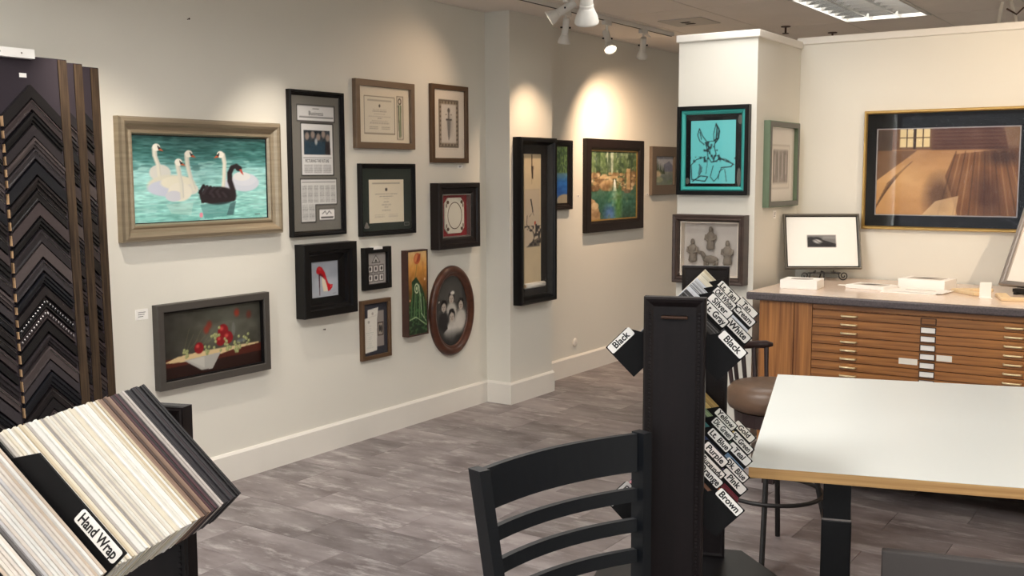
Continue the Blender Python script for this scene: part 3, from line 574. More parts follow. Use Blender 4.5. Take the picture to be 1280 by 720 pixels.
# --- cards
w, h = .266, .363
t, W = picture('framed_card', 'brown frame with two white cards and a small dark photo on slate mat', (0, 4.768, .482), LW, w, h, flat(.024, .026), 'bronze_frame')
p = Paint(100, 145, 52, 3, (52,52,60)); p.rect(44,24,86,124,(150,142,136)); p.poly([(20,18),(64,14),(58,46),(56,134),(2,138),(4,42),(20,40)], (228,224,214)); p.line([(20,40),(56,36)], .8, (180,176,168)); p.ell(40,30,4,4,(176,170,160)); p.ell(24,52,4,4,(176,170,160)); p.lines_of_text(10,48,np.arange(64,128,6), (160,170,160), 1.2, .7, 3, True)
p.rect(60,56,84,94,(70,58,50)); p.rect(63,59,81,91,(160,150,138)); p.ell(69,74,3.6,10,(44,40,40)); p.ell(76,76,3.6,11,(60,54,50)); p.sheet('cards', -w/2+.023, w/2-.023, .023, h-.023, -.01, 'printed_paper', t); glaze(t, W, w, h, .014)
# --- tulip canvas
w, h = .204, .544
t, W = picture('framed_painting', 'narrow upright painting of an orange tulip and green leaves in a brown edge frame', (0, 5.132, .578), LW, w, h, flat(.010, .052), 'walnut_dark')
p = Paint(100, 290, 46, 3, (206,160,90)); p.vgrad([(0,(226,190,134)),(60,(214,150,70)),(120,(150,100,46)),(200,(48,60,34)),(290,(22,32,24))]); p.mottle(26, 14, 20, 4)
p.line([(52,30),(44,70),(36,100)], 2.2, (120,110,50)); p.ell(50,26,17,20,(190,92,52),1,.5); p.ell(44,24,7,15,(222,140,90),.8,.4); p.ell(58,24,6,17,(150,62,36),.8,.6)
p.line([(80,50),(82,90)], 2, (170,120,60)); p.ell(80,46,5,9,(206,140,80)); p.ell(90,100,4,5,(230,190,150))
p.poly([(20,105),(44,90),(70,120),(86,150),(94,190),(100,290),(6,290),(10,200),(22,150)], (34,62,36))
for k in range(9): p.line([(26+k*7,115+k*6),(20+k*8,180),(14+k*9,235)], 3, ((96,140,84),(34,60,36),(150,176,120))[k % 3], .8)
p.ell(46,130,15,22,(40,66,36)); p.ell(46,130,12,18,(206,214,176)); p.ell(46,130,8.5,13,(56,90,54)); p.ell(46,130,4.5,7,(196,206,166)); p.line([(58,118),(66,160),(70,220),(94,248)], 2.6, (206,220,186)); p.line([(8,238),(40,230),(96,262)], 3.5, (178,200,150)); p.poly([(0,244),(50,236),(100,268),(100,290),(0,290)], (26,44,28)); p.ell(10,170,4,4,(222,150,110)); p.streak((80,120,70), 8, 6, .66, .6, 14, 150, 290)
p.sheet('canvas', -w/2+.009, w/2-.009, .009, h-.009, -.046, parent=t)
# --- oval family portrait
t = thing('oval_portrait', 'oval walnut frame with an old group photograph', 'picture', (0, 5.533, .388), LW); rx, rz = .238, .302
obj('frame', MB().ring(0, rz, rx, rz, [(0,0),(0,.014),(.006,.026),(.018,.034),(.032,.036),(.046,.03),(.056,.018),(.060,.02),(.068,.012),(.068,.002)], 72), 'walnut', t, smooth=True)
p = Paint(100, 140, 66, 3, (60,58,56)); p.ell(50,60,46,64,(88,86,82),.7,0,.6); p.mottle(12, 18, 18, 3)
FG = ((50,46,1.05),(27,60,1.1),(79,60,1.1),(51,80,1.1))
for (x, y, s) in FG: p.ell(x, y+26*s, 15*s, 18*s, (206,202,194) if x != 27 else (40,38,38), .95, 0, .2)
p.ell(72,100,17,18,(214,210,202),.9,0,.25); p.ell(44,112,17,13,(214,210,204),.9,0,.25)
for (x, y, s) in FG:
    p.ell(x, y-2*s, 9*s, 10*s, (34,30,30)); p.ell(x, y+2*s, 6.4*s, 8*s, (196,184,172)); p.ell(x-2.4, y+1, 1.2, .9, (50,42,40)); p.ell(x+2.4, y+1, 1.2, .9, (50,42,40)); p.rect(x-2, y+6, x+2, y+7, (110,80,74)); p.ell(x, y+3.6, .9, 1.6, (160,146,134))
p.ell(54,36,6,3.6,(226,222,214)); p.poly([(20,78),(34,76),(38,104),(24,112)], (40,38,38)); p.ell(12,50,2,2,(214,210,204)); p.ell(50,140,60,26,(46,46,44),.8,0,.4)
p.sheet('photograph', -rx+.062, rx-.062, .062, 2*rz-.062, -.006, 'printed_paper', t, oval=True)
obj('glass', MB().prism([((rx-.062)*math.cos(a*PI/24), rz+(rz-.062)*math.sin(a*PI/24)) for a in range(48)], -.012, -.010), 'picture_glass', t); obj('backing', MB().prism([((rx-.02)*math.cos(a*PI/16), rz+(rz-.02)*math.sin(a*PI/16)) for a in range(32)], -.004, -.001), 'mat_black', t)
# --- scroll on the pilaster
w, h, d = .467, 1.155, .072
t, W = picture('shadow_box', 'tall dark shadow box with a hanging scroll of birds on a branch', (.2, 6.2165, .69), LW, w, h, [(0,0),(0,d-.008),(.01,d),(.028,d-.004),(.04,d-.03),(.052,.02),(.052,.002)], 'black_frame', cat='picture')
board(t, 'espresso', W, w, h, .008, name='backboard')
p = Paint(100, 435, 40, 3, (216,198,164)); p.mottle(8, 30, 30, 2); p.rect(4,118,94,312,(206,190,166)); p.rect(4,118,94,119.5,(176,160,136)); p.rect(44,0,49,60,(70,50,34)); p.line([(46,60),(46,100)], 1, (90,70,50)); p.poly([(42,40),(56,40),(54,84),(46,80)], (60,46,36))
p.poly([(36,150),(44,150),(56,196),(50,194)], (40,36,36)); p.line([(48,192),(58,206)], 1.6, (40,36,36)); p.line([(18,206),(14,236),(34,250),(54,262),(60,290)], 3, (70,58,50)); p.line([(30,210),(44,200)], 1.6, (70,58,50)); p.ell(66,232,5,7,(196,64,44)); p.poly([(66,236),(78,236),(74,262)], (40,36,38))
p.streak((34,30,32), 9, 8, .40, .9, 21, 240, 308); p.poly([(0,246),(44,262),(56,284),(30,300),(4,312),(0,312)], (208,192,168)); p.poly([(12,312),(46,294),(94,280),(94,312)], (44,38,38), .6)
sc = p.sheet('scroll', -.115, .095, .135, 1.04, -.016, 'printed_paper', t)
obj('scroll_backing', MB().box(-.117, .097, -.0155, -.008, .13, 1.042), 'linen', t); rl = obj('roller', MB().tube([(-.13,-.03,.125),(.112,-.03,.125)], .02, 14), 'paper', t, smooth=True)
obj('roller_knob', MB().tube([(.112,-.03,.125),(.122,-.03,.125)], .013, 10), 'light_wood', rl); obj('roller_knob', MB().tube([(-.14,-.03,.125),(-.13,-.03,.125)], .013, 10), 'light_wood', rl); glaze(t, W, w, h, .06)
# --- river painting half hidden by the pilaster
def greenery(p, y0, y1, seed):
    for k, (c, th) in enumerate((((46,76,44),.45),((92,126,72),.6),((136,160,104),.7),((60,84,70),.62))): p.streak(c, 5-k*.6, 7-k, th, .8, seed+k, y0, y1)
w, h = .46, .53
t, W = picture('framed_painting', 'painting of a blue pool under green trees half hidden by the scroll frame', (0, 6.835, 1.32), LW, w, h, step(.05, .034), 'brownblack_frame')
p = Paint(100, 118, 60, 2, (120,150,96)); greenery(p, 0, 60, 40); p.vgrad([(58,(90,130,150)),(75,(44,110,190)),(100,(40,90,170)),(118,(110,120,110))], 56, 118); p.mottle(24, 12, 4, 5); p.ell(90,112,30,12,(160,150,130)); p.ell(20,60,24,10,(170,140,100)); p.sheet('canvas', -w/2+.048, w/2-.048, .048, h-.048, -.01, parent=t)
# --- waterfall
w, h = .99, .751
t, W = picture('framed_painting', 'large painting of a waterfall and green pool between golden rocks', (0, 7.765, 1.122), LW, w, h, [(0,0),(0,.036),(.004,.04),(.07,.04),(.075,.034),(.082,.034),(.09,.02),(.09,.002)], 'brownblack_frame')
obj('gilt_slip', MB().rails(-w/2+.088, w/2-.088, .088, h-.088, [(0,.01),(0,.022),(.012,.018),(.012,.01)]), 'gold_frame', t)
p = Paint(100, 100, 104, 2, (96,124,84)); p.vgrad([(0,(150,168,130)),(20,(110,140,88)),(40,(104,120,70)),(58,(70,110,84)),(100,(40,90,70))]); greenery(p, 0, 44, 60)
p.poly([(34,0),(50,0),(48,36),(38,36)], (170,186,164), .8)
for k in range(9): x = 3+k*11.5; p.poly([(x,0),(x+5,0),(x+7,36),(x-2,36)], (52,80,46) if k % 2 else (90,120,70), .7)
rg = np.random.default_rng(9)
for k in range(120):
    x, y = rg.uniform(0, 100), rg.uniform(32, 58); r = rg.uniform(2, 5.5)
    if 44 < x < 56 and y > 40: continue
    c = ((186,148,92),(150,112,66),(206,176,126),(120,86,52))[k % 4]; p.ell(x, y, r, r*.75, c, .9, rg.uniform(-.4,.4), .25); p.line([(x-r,y+r*.5),(x,y+r*.75),(x+r*.8,y+r*.5)], .8, (70,50,34), .6)
p.ell(34,50,14,8,(190,150,94),1,0,.2); p.ell(34,53,12,5,(140,104,62),.8,0,.4); p.rect(78,26,87,60,(196,158,100)); p.rect(86,26,88,60,(110,80,50)); p.rect(20,37,58,41,(206,170,110),.9)
p.poly([(50,42),(53,42),(56,60),(49,60)], (226,230,224)); p.vgrad([(58,(64,116,90)),(76,(42,104,84)),(100,(38,84,66))], 59, 100); p.ell(46,86,9,26,(48,150,110),.6,0,.6); p.ell(42,92,12,12,(64,112,196),.9,0,.6); p.ell(60,80,7,26,(90,160,60),.65,0,.6); p.ell(52,66,5,10,(150,200,170),.6,0,.6); p.mottle(16, 12, 4, 7)
p.poly([(0,68),(10,72),(18,84),(22,100),(0,100)], (176,136,86)); p.ell(10,80,8,5,(206,176,126),.9); p.ell(14,92,8,5,(150,112,70),.9); p.ell(80,60,8,3,(120,96,70),.9); p.streak((110,140,90), 8, 5, .68, .4, 33, 62, 100)
p.mottle(30, 4, 4, 12); g_ = p.a.mean(-1, keepdims=True); p.a = g_+(p.a-g_)*.72
p.sheet('canvas', -w/2+.096, w/2-.096, .096, h-.096, -.014, parent=t)
# --- lake
w, h = .544, .43
t, W = picture('framed_painting', 'small painting of a pine-edged mountain lake in a wide grey-brown frame', (0, 8.708, 1.402), LW, w, h, flat(.088, .03), 'greybrown_frame')
p = Paint(100, 80, 44, 2, (176,180,190)); p.poly([(50,24),(80,14),(100,26),(100,46),(50,46)], (120,126,148)); p.vgrad([(42,(150,156,150)),(60,(110,124,120)),(80,(120,134,124))], 44, 80)
for k in range(6): x = 6+k*9; p.poly([(x-6,50),(x,2+k*5),(x+6,50)], (50,66,50) if k % 2 else (76,92,66))
p.ell(16,50,20,9,(206,190,160),1,0,.3); p.ell(22,66,26,8,(150,160,130),.8); p.ell(84,72,14,5,(110,130,110)); p.mottle(20, 8, 5, 3); p.sheet('canvas', -w/2+.086, w/2-.086, .086, h-.086, -.01, parent=t)
# --- column: line drawing on turquoise
w, h = .412, .478
t, W = picture('framed_drawing', 'ink drawing of a long-eared animal figure on turquoise in a black and teal frame', (1.935, CY, 1.479), 0, w, h, [(0,0),(0,.036),(.004,.04),(.02,.04),(.024,.03),(.024,.002)], 'black_frame')
obj('teal_slip', MB().rails(-w/2+.023, w/2-.023, .023, h-.023, [(0,.004),(0,.028),(.008,.032),(.018,.024),(.022,.018),(.022,.004)]), 'teal_frame', t); board(t, 'mat_black', .044, w, h, .012)
p = Paint(100, 138, 66, 3, (108,200,203)); BL = (30,36,40)
for ln, wd in (([(20,20),(26,40),(34,48),(37,60),(40,80),(48,92)],1.6), ([(20,20),(18,34),(24,46),(34,50)],1.6), ([(58,10),(60,30),(56,46),(54,58),(58,74),(52,90)],1.8), ([(58,10),(64,20),(62,40),(54,44)],2.2), ([(34,50),(44,46),(54,46)],1.2), ([(46,52),(44,70),(50,84)],1), ([(48,92),(58,90),(66,84),(96,96),(92,102),(70,104)],2), ([(2,98),(14,86),(34,80)],1.6), ([(66,84),(80,86),(98,98)],1.6), ([(2,98),(4,130),(34,134),(40,124),(24,122),(6,134)],2), ([(20,96),(26,112),(18,124)],1.2), ([(40,84),(36,118)],.9), ([(52,100),(46,124),(54,134),(62,126),(70,106)],1.4), ([(78,108),(82,134)],1.2), ([(64,130),(66,112),(76,106)],1)): p.line(ln, wd, BL)
p.ell(41,58,2,1.6,BL); p.ell(53,58,1.6,1.6,BL); p.streak(BL, 4, 6, .63, .8, 71, 44, 92); p.rect(0,0,30,80,(108,200,203)); p.rect(68,0,100,82,(108,200,203)); p.poly([(20,18),(27,34),(35,46),(30,52),(22,46),(17,32)], (108,200,203)); p.line([(20,18),(27,34),(36,46)], 1.8, BL); p.line([(20,18),(16,32),(21,45),(31,53)], 1.8, BL); p.line([(21,26),(25,42)], 1.6, BL); p.line([(57,8),(52,30),(53,46)], 1.6, BL); p.line([(57,8),(65,24),(63,40),(56,50)], 2.4, BL); p.line([(59,20),(58,42)], 2.6, BL); p.poly([(22,96),(28,104),(22,122),(18,118)], (60,90,96), .7)
p.sheet('drawing', -.132, .126, .062, h-.078, -.0125, 'printed_paper', t)
for (x, z, a, b) in ((.15,.40,.014,.025),(.148,.095,.012,.05),(-.15,.075,.012,.018)): obj('decoration', MB().ellipsoid((x, -.0125, z), (a, .001, b), 8, 6), 'pewter_frame', t)
glaze(t, .044, w, h, .018)
# --- column: figurines
w, h, d = .415, .375, .075
t, W = picture('shadow_box', 'dark shadow box with four small grey clay figurines on the column', (1.9335, CY, .998), 0, w, h, [(0,0),(0,d-.004),(.006,d),(.018,d-.004),(.024,d),(.032,d-.01),(.04,.03),(.04,.002)], 'umber_frame', cat='picture')
board(t, 'mat_beige', W, w, h, .008, name='backboard'); obj('slip', MB().rails(-w/2+.039, w/2-.039, .039, h-.039, [(0,.008),(0,.05),(.006,.05),(.006,.008)]), 'mat_cream', t)
def figurine(x, z, s, kind):
    b = MB(); y = -.026
    if kind == 'animal':
        b.ellipsoid((x, y, z+.045*s), (.045*s, .018, .02*s)); b.tube([(x-.03*s,y,z+.05*s),(x-.045*s,y,z+.075*s),(x-.055*s,y,z+.08*s)], [.014*s,.012*s,.009*s], 8); b.ellipsoid((x-.06*s,y,z+.078*s), (.018*s,.01,.01*s))
        for dx in (-.03,-.015,.02,.035): b.tube([(x+dx*s,y,z+.04*s),(x+dx*s,y,z)], .007*s, 6)
    else:
        b.lathe([(.024*s,0),(.03*s,.01*s),(.024*s,.045*s),(.03*s,.075*s),(.034*s,.095*s),(.02*s,.112*s),(.011*s,.118*s)], 12, (x, y, z)); b.ellipsoid((x,y,z+.132*s), (.015*s,.014,.018*s)); b.ellipsoid((x,y,z+.146*s), (.011*s,.011,.009*s))
        for q in (-1, 1): b.tube([(x+q*.03*s,y,z+.098*s),(x+q*.034*s,y-.006,z+.07*s),(x+q*.012*s,y-.02,z+.062*s)], [.011*s,.01*s,.007*s], 8)
    for v in range(len(b.v)):
        X, Y, Z = b.v[v]; b.v[v] = (X, y+(Y-y)*.62, Z)
    obj('figurine', b, 'figurine_clay', t, smooth=True)
figurine(-.105, .115, .82, 'p'); figurine(.0, .185, .82, 'p'); figurine(.098, .105, .86, 'p'); figurine(.0, .085, 1.05, 'animal'); glaze(t, W, w, h, .064)
# --- green frame on the column's side
w, h = .475, .467
t, W = picture('framed_print', 'small grey woodcut on a white mat in a green frame', (CX1, 5.708, 1.41), LW, w, h, flat(.030, .036), 'green_frame')
obj('lip', MB().rails(-w/2+.002, w/2-.002, .002, h-.002, [(.004,.035),(.004,.0375),(.028,.0375),(.028,.035)]), 'pewter_frame', t)
p = Paint(100, 98, 46, 3, (226,220,212)); p.rect(16,24,84,82,(150,140,128)); p.rect(17,25,83,81,(220,212,202)); p.rect(22,31,78,75,(140,128,122))
for k in range(12): p.rect(23+k*4.6, 31+(k*7) % 9, 26+k*4.6, 75-(k*11) % 14, ((96,84,80),(190,180,172),(120,108,104))[k % 3])
p.sheet('woodcut', -w/2+.029, w/2-.029, .029, h-.029, -.012, 'printed_paper', t); glaze(t, W, w, h, .018)
# --- big sepia picture on the partition: a plain sepia interior as a stand-in
w, h = .885, .653
t, W = picture('framed_print', 'large sepia print on a black mat in a gold frame above the plan chest', (2.9905, PW, 1.283), 0, w, h, [(0,0),(0,.024),(.004,.03),(.012,.03),(.018,.022),(.018,.002)], 'gold_frame')
bw = (-.372, .355, .079, .553); board(t, 'mat_black', W, w, h, .014, bw)
obj('fillet', MB().rails(bw[0]-.001, bw[1]+.001, bw[2]-.001, bw[3]+.001, [(0,.008),(0,.0155),(.005,.0155),(.005,.008)]), 'silver_frame', t)
p = Paint(100, 65, 210, 2, (150,112,76)); p.vgrad([(0,(96,70,56)),(16,(104,74,58)),(17,(168,128,88)),(40,(196,154,104)),(65,(176,132,84))]); p.poly([(0,17),(30,17),(0,40)], (112,84,62)); p.rect(40,0,100,17,(94,64,52))
for k in range(6): p.rect(42,2+k*2.6,90,2.9+k*2.6,(74,50,42),.7)
p.poly([(88,0),(100,0),(100,36),(92,16)], (122,96,74)); p.rect(16,0,40,16,(110,84,62)); p.rect(17.5,1,27,14.5,(222,204,158)); p.rect(29,1,38.5,14.5,(222,204,158)); p.rect(27,0,29,16,(60,44,34)); p.rect(0,2,12,17,(72,58,50)); p.rect(22,1,22.8,14.5,(90,70,50)); p.rect(33.4,1,34.2,14.5,(90,70,50)); p.rect(17.5,7.4,38.5,8.2,(90,70,50))
for k in range(10): p.line([(-2+k*1.2,65-k*2.6),(14+k*1.4,36-k*1.2)], .8, (90,64,44), .7)
p.poly([(56,20),(100,16),(100,65),(60,65),(50,36)], (112,76,50), .85)
for k in range(13): p.line([(54+k*3.2,18),(40+k*5.4,66)], .8, (70,46,34) if k % 2 else (176,134,92), .6)
p.ell(46,50,9,14,(66,46,38),.7,.1,.5); p.ell(80,50,9,16,(72,48,40),.7,-.2,.5); p.ell(88,22,12,6,(56,40,36),.7,0,.5); p.ell(24,34,10,6,(206,166,116),.6,0,.6); p.poly([(34,65),(44,54),(60,50),(58,65)], (214,184,142), .7); p.mottle(14, 10, 6, 8)
p.sheet('print', bw[0]-.004, bw[1]+.004, bw[2]-.004, bw[3]+.004, -.009, 'printed_paper', t); glaze(t, W, w, h, .02)
# ------------------------------------------------------------------ work table
TR = R(16.8); TO = (3.331, 2.351, 0)
t = thing('work_table', 'white-topped work table with a plywood edge and black steel legs', 'table', TO, TR)
TWD, TDP, TH = 1.83, 1.21, .90
obj('plywood_core', MB().box(0, TWD, 0, TDP, TH-.027, TH-.0015), 'ply_edge', t); obj('laminate_top', MB().box(.0005, TWD-.0005, .0005, TDP-.0005, TH-.0015, TH), 'laminate_white', t, label='smooth white laminate surface')
for (lx, ly) in ((.169,.104),(TWD-.24,.104),(.169,TDP-.175),(TWD-.24,TDP-.175)):
    lg = obj('leg', MB().box(lx, lx+.071, ly, ly+.071, .012, .752), 'steel_black', t, bevel=.003)
    obj('leg_socket', MB().box(lx+.003, lx+.068, ly+.003, ly+.068, .756, TH-.047), 'steel_black', lg); obj('weld_seam', MB().box(lx+.0005, lx+.0705, ly+.0005, ly+.0705, .752, .756), 'silver_frame', lg); obj('foot', MB().box(lx+.006, lx+.065, ly+.006, ly+.065, 0, .012), 'black_matte', lg)
for (a, b, c, d) in ((.169, TWD-.169, .12, .16), (.169, TWD-.169, TDP-.16, TDP-.12), (.185, .225, .16, TDP-.16), (TWD-.225, TWD-.185, .16, TDP-.16)): obj('rail', MB().box(a, b, c, d, TH-.047, TH-.027), 'steel_black', t)
# ------------------------------------------------------------------ black ladder-back counter chair
ch = thing('counter_chair', 'black ladder-back metal counter chair with curved slats', 'chair', (3.27, 1.605, 0), R(73.7))
ZT, ZS = 1.10, .66
def back_pt(s, z, bow=.03):                                       # s in -1..1 across the back
    hw = .20-.094*(ZT-z); return Vector((s*hw, -(ZT-z)*.094+bow*(1-s*s), z))
def slat(z0, z1, name, th=.012):
    n = 14; b = MB(); vs = []
    for i in range(n+1):
        s = -.93+1.86*i/n
        for z in (z0, z1):
            q = back_pt(s, z); vs += [(q.x, q.y-th/2, q.z), (q.x, q.y+th/2, q.z)]
    fs = []
    for i in range(n):
        o = i*4; k = o+4; fs += [(o, k, k+2, o+2), (o+1, o+3, k+3, k+1), (o+2, k+2, k+3, o+3), (o, o+1, k+1, k)]
    fs += [(0,2,3,1), (n*4, n*4+1, n*4+3, n*4+2)]
    return obj(name, b.add(vs, fs), 'chair_black', ch)
slat(ZT-.074, ZT-.002, 'top_rail')
for k in range(4): slat(ZT-.131-.058*k, ZT-.106-.058*k, 'slat')
for s in (-1, 1):
    b = MB(); path = [back_pt(s, z, 0) for z in (ZT, .95, .80, ZS)]+[Vector((s*.19, .03, .3)), Vector((s*.205, .07, 0))]
    for i in range(len(path)-1):
        p0, p1 = path[i], path[i+1]; a, c = .011, .016
        b.add([(p0.x-a,p0.y-c,p0.z),(p0.x+a,p0.y-c,p0.z),(p0.x+a,p0.y+c,p0.z),(p0.x-a,p0.y+c,p0.z),(p1.x-a,p1.y-c,p1.z),(p1.x+a,p1.y-c,p1.z),(p1.x+a,p1.y+c,p1.z),(p1.x-a,p1.y+c,p1.z)],
              [(0,1,2,3),(7,6,5,4),(0,4,5,1),(1,5,6,2),(2,6,7,3),(3,7,4,0)])
    obj('back_leg', b, 'chair_black', ch); obj('front_leg', MB().tube([(s*.185,-.40,ZS-.01),(s*.2,-.42,0)], .0125, 8), 'chair_black', ch)
obj('seat', MB().slab([(-.175,-.035),(.175,-.035),(.205,-.40),(.18,-.43),(-.18,-.43),(-.205,-.40)][::-1], ZS, ZS+.045), 'black_matte', ch, bevel=.012)
for (a, b) in (((-.197,-.415,.22),(.197,-.415,.22)), ((-.197,-.415,.3),(-.194,.03,.3)), ((.197,-.415,.3),(.194,.03,.3)), ((-.195,.035,.25),(.195,.035,.25))): obj('stretcher', MB().tube([a, b], .009, 8), 'chair_black', ch)
# ------------------------------------------------------------------ grey panel-back chair at the table
g = thing('panel_chair', 'dark grey panel-back chair drawn up to the white table', 'chair', (3.641, 2.374, 0), R(14.1))
obj('backrest', MB().box(0, .50, -.012, .014, .43, .752), 'grey_upholstery', g, bevel=.004); obj('seat', MB().box(.02, .48, .02, .44, .41, .46), 'grey_upholstery', g, bevel=.015)
for x in (.035, .465):
    for y in (.03, .41): obj('leg', MB().tube([(x, y, .41), (x, y, 0)], .012, 8), 'steel_black', g)
# ------------------------------------------------------------------ round stool
s = thing('swivel_stool', 'round brown leather stool with a low wooden back and black legs', 'stool', (2.74, 4.14, 0))
obj('seat', MB().lathe([(.02,.625),(.15,.625),(.182,.64),(.194,.67),(.19,.705),(.17,.73),(.12,.74),(.001,.742)], 36), 'leather_brown', s, smooth=True)
obj('apron', MB().lathe([(.12,.565),(.155,.57),(.16,.625),(.12,.625)], 30), 'dark_wood', s); ang0 = math.atan2(.248, -.056)
for k in range(4):
    a = ang0+k*PI/2; c, q = math.cos(a), math.sin(a); obj('leg', MB().tube([(.13*c,.13*q,.60),(.19*c,.19*q,.30),(.255*c,.255*q,0)], .0115, 10), 'wrought_iron', s)
obj('foot_ring', MB().tube([(.207*math.cos(a*PI/24), .207*math.sin(a*PI/24), .28) for a in range(48)], .009, 8, True), 'wrought_iron', s, smooth=True)
arc = [R(a) for a in range(112, 208, 8)]
obj('crest_rail', MB().tube([(.2*math.cos(a), .2*math.sin(a), .865) for a in arc], [.008]+[.017]*(len(arc)-2)+[.008], 10), 'dark_wood', s, smooth=True)
for a in arc[1:-1:2]: obj('spindle', MB().tube([(.175*math.cos(a), .175*math.sin(a), .70), (.2*math.cos(a), .2*math.sin(a), .86)], [.009,.011], 8), 'dark_wood', s)
# ------------------------------------------------------------------ plan chest with stone top
FX0, FX1, FY, FB = 2.312, 3.948, 5.09, 5.985
t = thing('plan_chest', 'oak plan chest with many shallow drawers and brass pulls', 'cabinet', ((FX0+FX1)/2, FY, 0)); cx = (FX0+FX1)/2; ox = 3.13-cx
L0, L1 = FX0-cx, FX1-cx; D0, D1 = 2.585-cx, 3.675-cx
obj('carcass', MB().box(L0, L1, .02, FB-FY, .15, .955), 'oak_upright', t); obj('plinth', MB().box(L0+.06, L1-.06, .62, FB-FY-.02, 0, .15), 'dark_wood', t)
for (a, b) in ((L0+.02, L0+.08), (L1-.08, L1-.02)): obj('leg', MB().box(a, b, .03, .09, 0, .15), 'dark_wood', t)
for (a, b) in ((L0, 2.490-cx), (2.493-cx, D0-.003), (D1+.003, 3.767-cx), (3.77-cx, L1)): obj('stile', MB().box(a, b, 0, .02, .15, .955), 'oak_upright', t)
obj('top_rail', MB().box(D0, D1, .004, .02, .934, .955), 'oak', t); PT = .0417
_dm = MB().box(D0, D1, 0, .02, 0, PT-.0035).mesh('drawer', 'oak')
hb = MB(); hb.tube([(-.038,0,0),(-.034,-.016,0),(.034,-.016,0),(.038,0,0)], .0048, 8); _hm = hb.mesh('pull', 'brass', True)
_lh = MB().rails(-.035, .035, -.0155, .0155, [(0,0),(0,.004),(.0035,.004),(.0035,0)]).mesh('label_holder', 'bronze'); _lc = MB().box(-.0315, .0315, -.0022, 0, -.012, .012).mesh('label_card', 'card_white')
for k in range(18):
    z = .931-(k+1)*PT; d = obj('drawer', _dm, None, t, loc=(0, 0, z))
    for x in (2.765-cx, 3.495-cx): obj('pull', _hm, None, d, loc=(x, 0, .017))
    hl = obj('label_holder', _lh, None, d, loc=(ox, 0, .019))
    if k: obj('label_card', _lc, None, d, loc=(ox, 0, .019))
for (x, z, w) in ((3.045, .712, .085), (3.205, .741, .068)): obj('sticker', MB().box(x-cx-w/2, x-cx+w/2, -.0012, 0, z-.014, z+.014), 'paper', t)
c = thing('stone_counter', 'pale speckled counter top with a dark rough edge on the plan chest', 'counter', (cx, FY, .955))
obj('slab', MB().box(2.25-cx, 4.01-cx, -.032, 6.012-FY, .004, .043), 'stone_edge', c, bevel=.008); obj('polished_surface', MB().box(2.258-cx, 4.002-cx, -.024, 6.011-FY, .0425, .045), 'stone_top', c)
ZT2 = 1.0
# things on the counter
def top_box(loc, rz, w, d, h, label, art=None):
    o = thing('picture_block', label, 'box', (*loc, ZT2), rz); obj('block', MB().box(0, w, 0, d, 0, h), 'card_white', o, bevel=.002)
    if art == 'oval': obj('printed_oval', MB().slab([(w/2+w*.3*math.cos(a*PI/14), d/2+d*.28*math.sin(a*PI/14)) for a in range(28)], h, h+.0008), 'mat_lilacgrey', o)
    if art == 'frame': obj('picture_inset', MB().box(w*.14, w*.86, d*.18, d*.82, h, h+.001), 'mat_beige', o); obj('printed_shape', MB().slab([(w*.3,d*.3),(w*.62,d*.35),(w*.7,d*.7),(w*.4,d*.62)], h+.001, h+.0016), 'grey_frame', o)
    return o
top_box((2.345, 5.285), R(6), .19, .17, .046, 'white block with a grey oval on top beside the easel', 'oval')
top_box((2.62, 5.50), R(-14), .215, .15, .018, 'thin cream picture block lying flat in front of the easel', 'frame')
top_box((2.85, 5.64), R(-8), .24, .17, .05, 'cream picture block with an inset image beside the papers', 'frame')
for (x, y, r, lb) in ((2.83, 5.38, 4, 'white printed sheet lying on the counter, lower of two'), (2.86, 5.44, -6, 'white printed sheet lying on the counter, upper of two')):
    z = ZT2+(.0 if r > 0 else .004); o = thing('paper_sheet', lb, 'paper', (x, y, z), R(r)); obj('sheet', MB().box(0, .26, 0, .17, 0, .0025), 'card_white', o); obj('printed_line', MB().box(.05, .2, .08, .1, .0025, .003), 'mat_beige', o)
def wood_corner(loc, rz, label, l=.3, w=.05):
    o = thing('frame_corner', label, 'frame sample', (*loc, ZT2), rz); obj('rail', MB().slab([(0,0),(l,0),(l-.0,w),(w,w)], 0, .016), 'light_wood', o, bevel=.003); obj('rail', MB().slab([(0,0),(w,w),(w,l),(0,l)], 0, .016), 'light_wood', o, bevel=.003)
wood_corner((3.12, 5.60), R(-48), 'pale wood frame corner lying on the counter beside the acrylic holder', .2); wood_corner((3.40, 5.30), R(16), 'pale wood frame corner lying on the counter in front of the leaning silver frame', .22)
a = thing('card_holder', 'small clear acrylic card holder standing on the counter', 'card holder', (3.315, 5.40, ZT2), R(20)); obj('upright', MB().box(-.026, .026, 0, .003, .003, .075), 'acrylic', a); obj('foot', MB().box(-.026, .026, -.03, .02, 0, .003), 'acrylic', a)
cs = thing('price_card', 'tiny white card lying behind the oval block', 'card', (2.55, 5.60, ZT2)); obj('card', MB().box(0, .05, 0, .03, 0, .0015), 'card_white', cs)
# easel picture
EP = (2.4065, 5.795, 1.062); ER = R(31.6)
w, h = .42, .315
t, W = picture('framed_print', 'small black and white print on wide white mat, pewter frame, on an easel', EP, ER, w, h, step(.018, .022), 'pewter_frame', lean=R(-17))
p = Paint(100, 73, 100, 3, (240,240,236)); p.rect(29,27,71,46,(206,204,200)); p.rect(29.6,27.6,70.4,45.4,(120,120,120)); p.vgrad([(27.6,(150,150,150)),(36,(110,110,112)),(45.4,(60,60,62))], 27.6, 45.4) if False else None
p.poly([(29.6,45.4),(29.6,31),(36,30),(44,33),(70.4,42),(70.4,45.4)], (50,50,52)); p.ell(43,35,8,4.6,(40,40,42)); p.ell(44,36.6,6,3,(206,206,204),.9,.2,.4); p.line([(38,33),(46,38),(60,44)], .8, (30,30,32)); p.line([(40,32),(54,36),(70,41)], 1.2, (34,34,36)); p.rect(52,29,70,33,(150,150,150),.6)
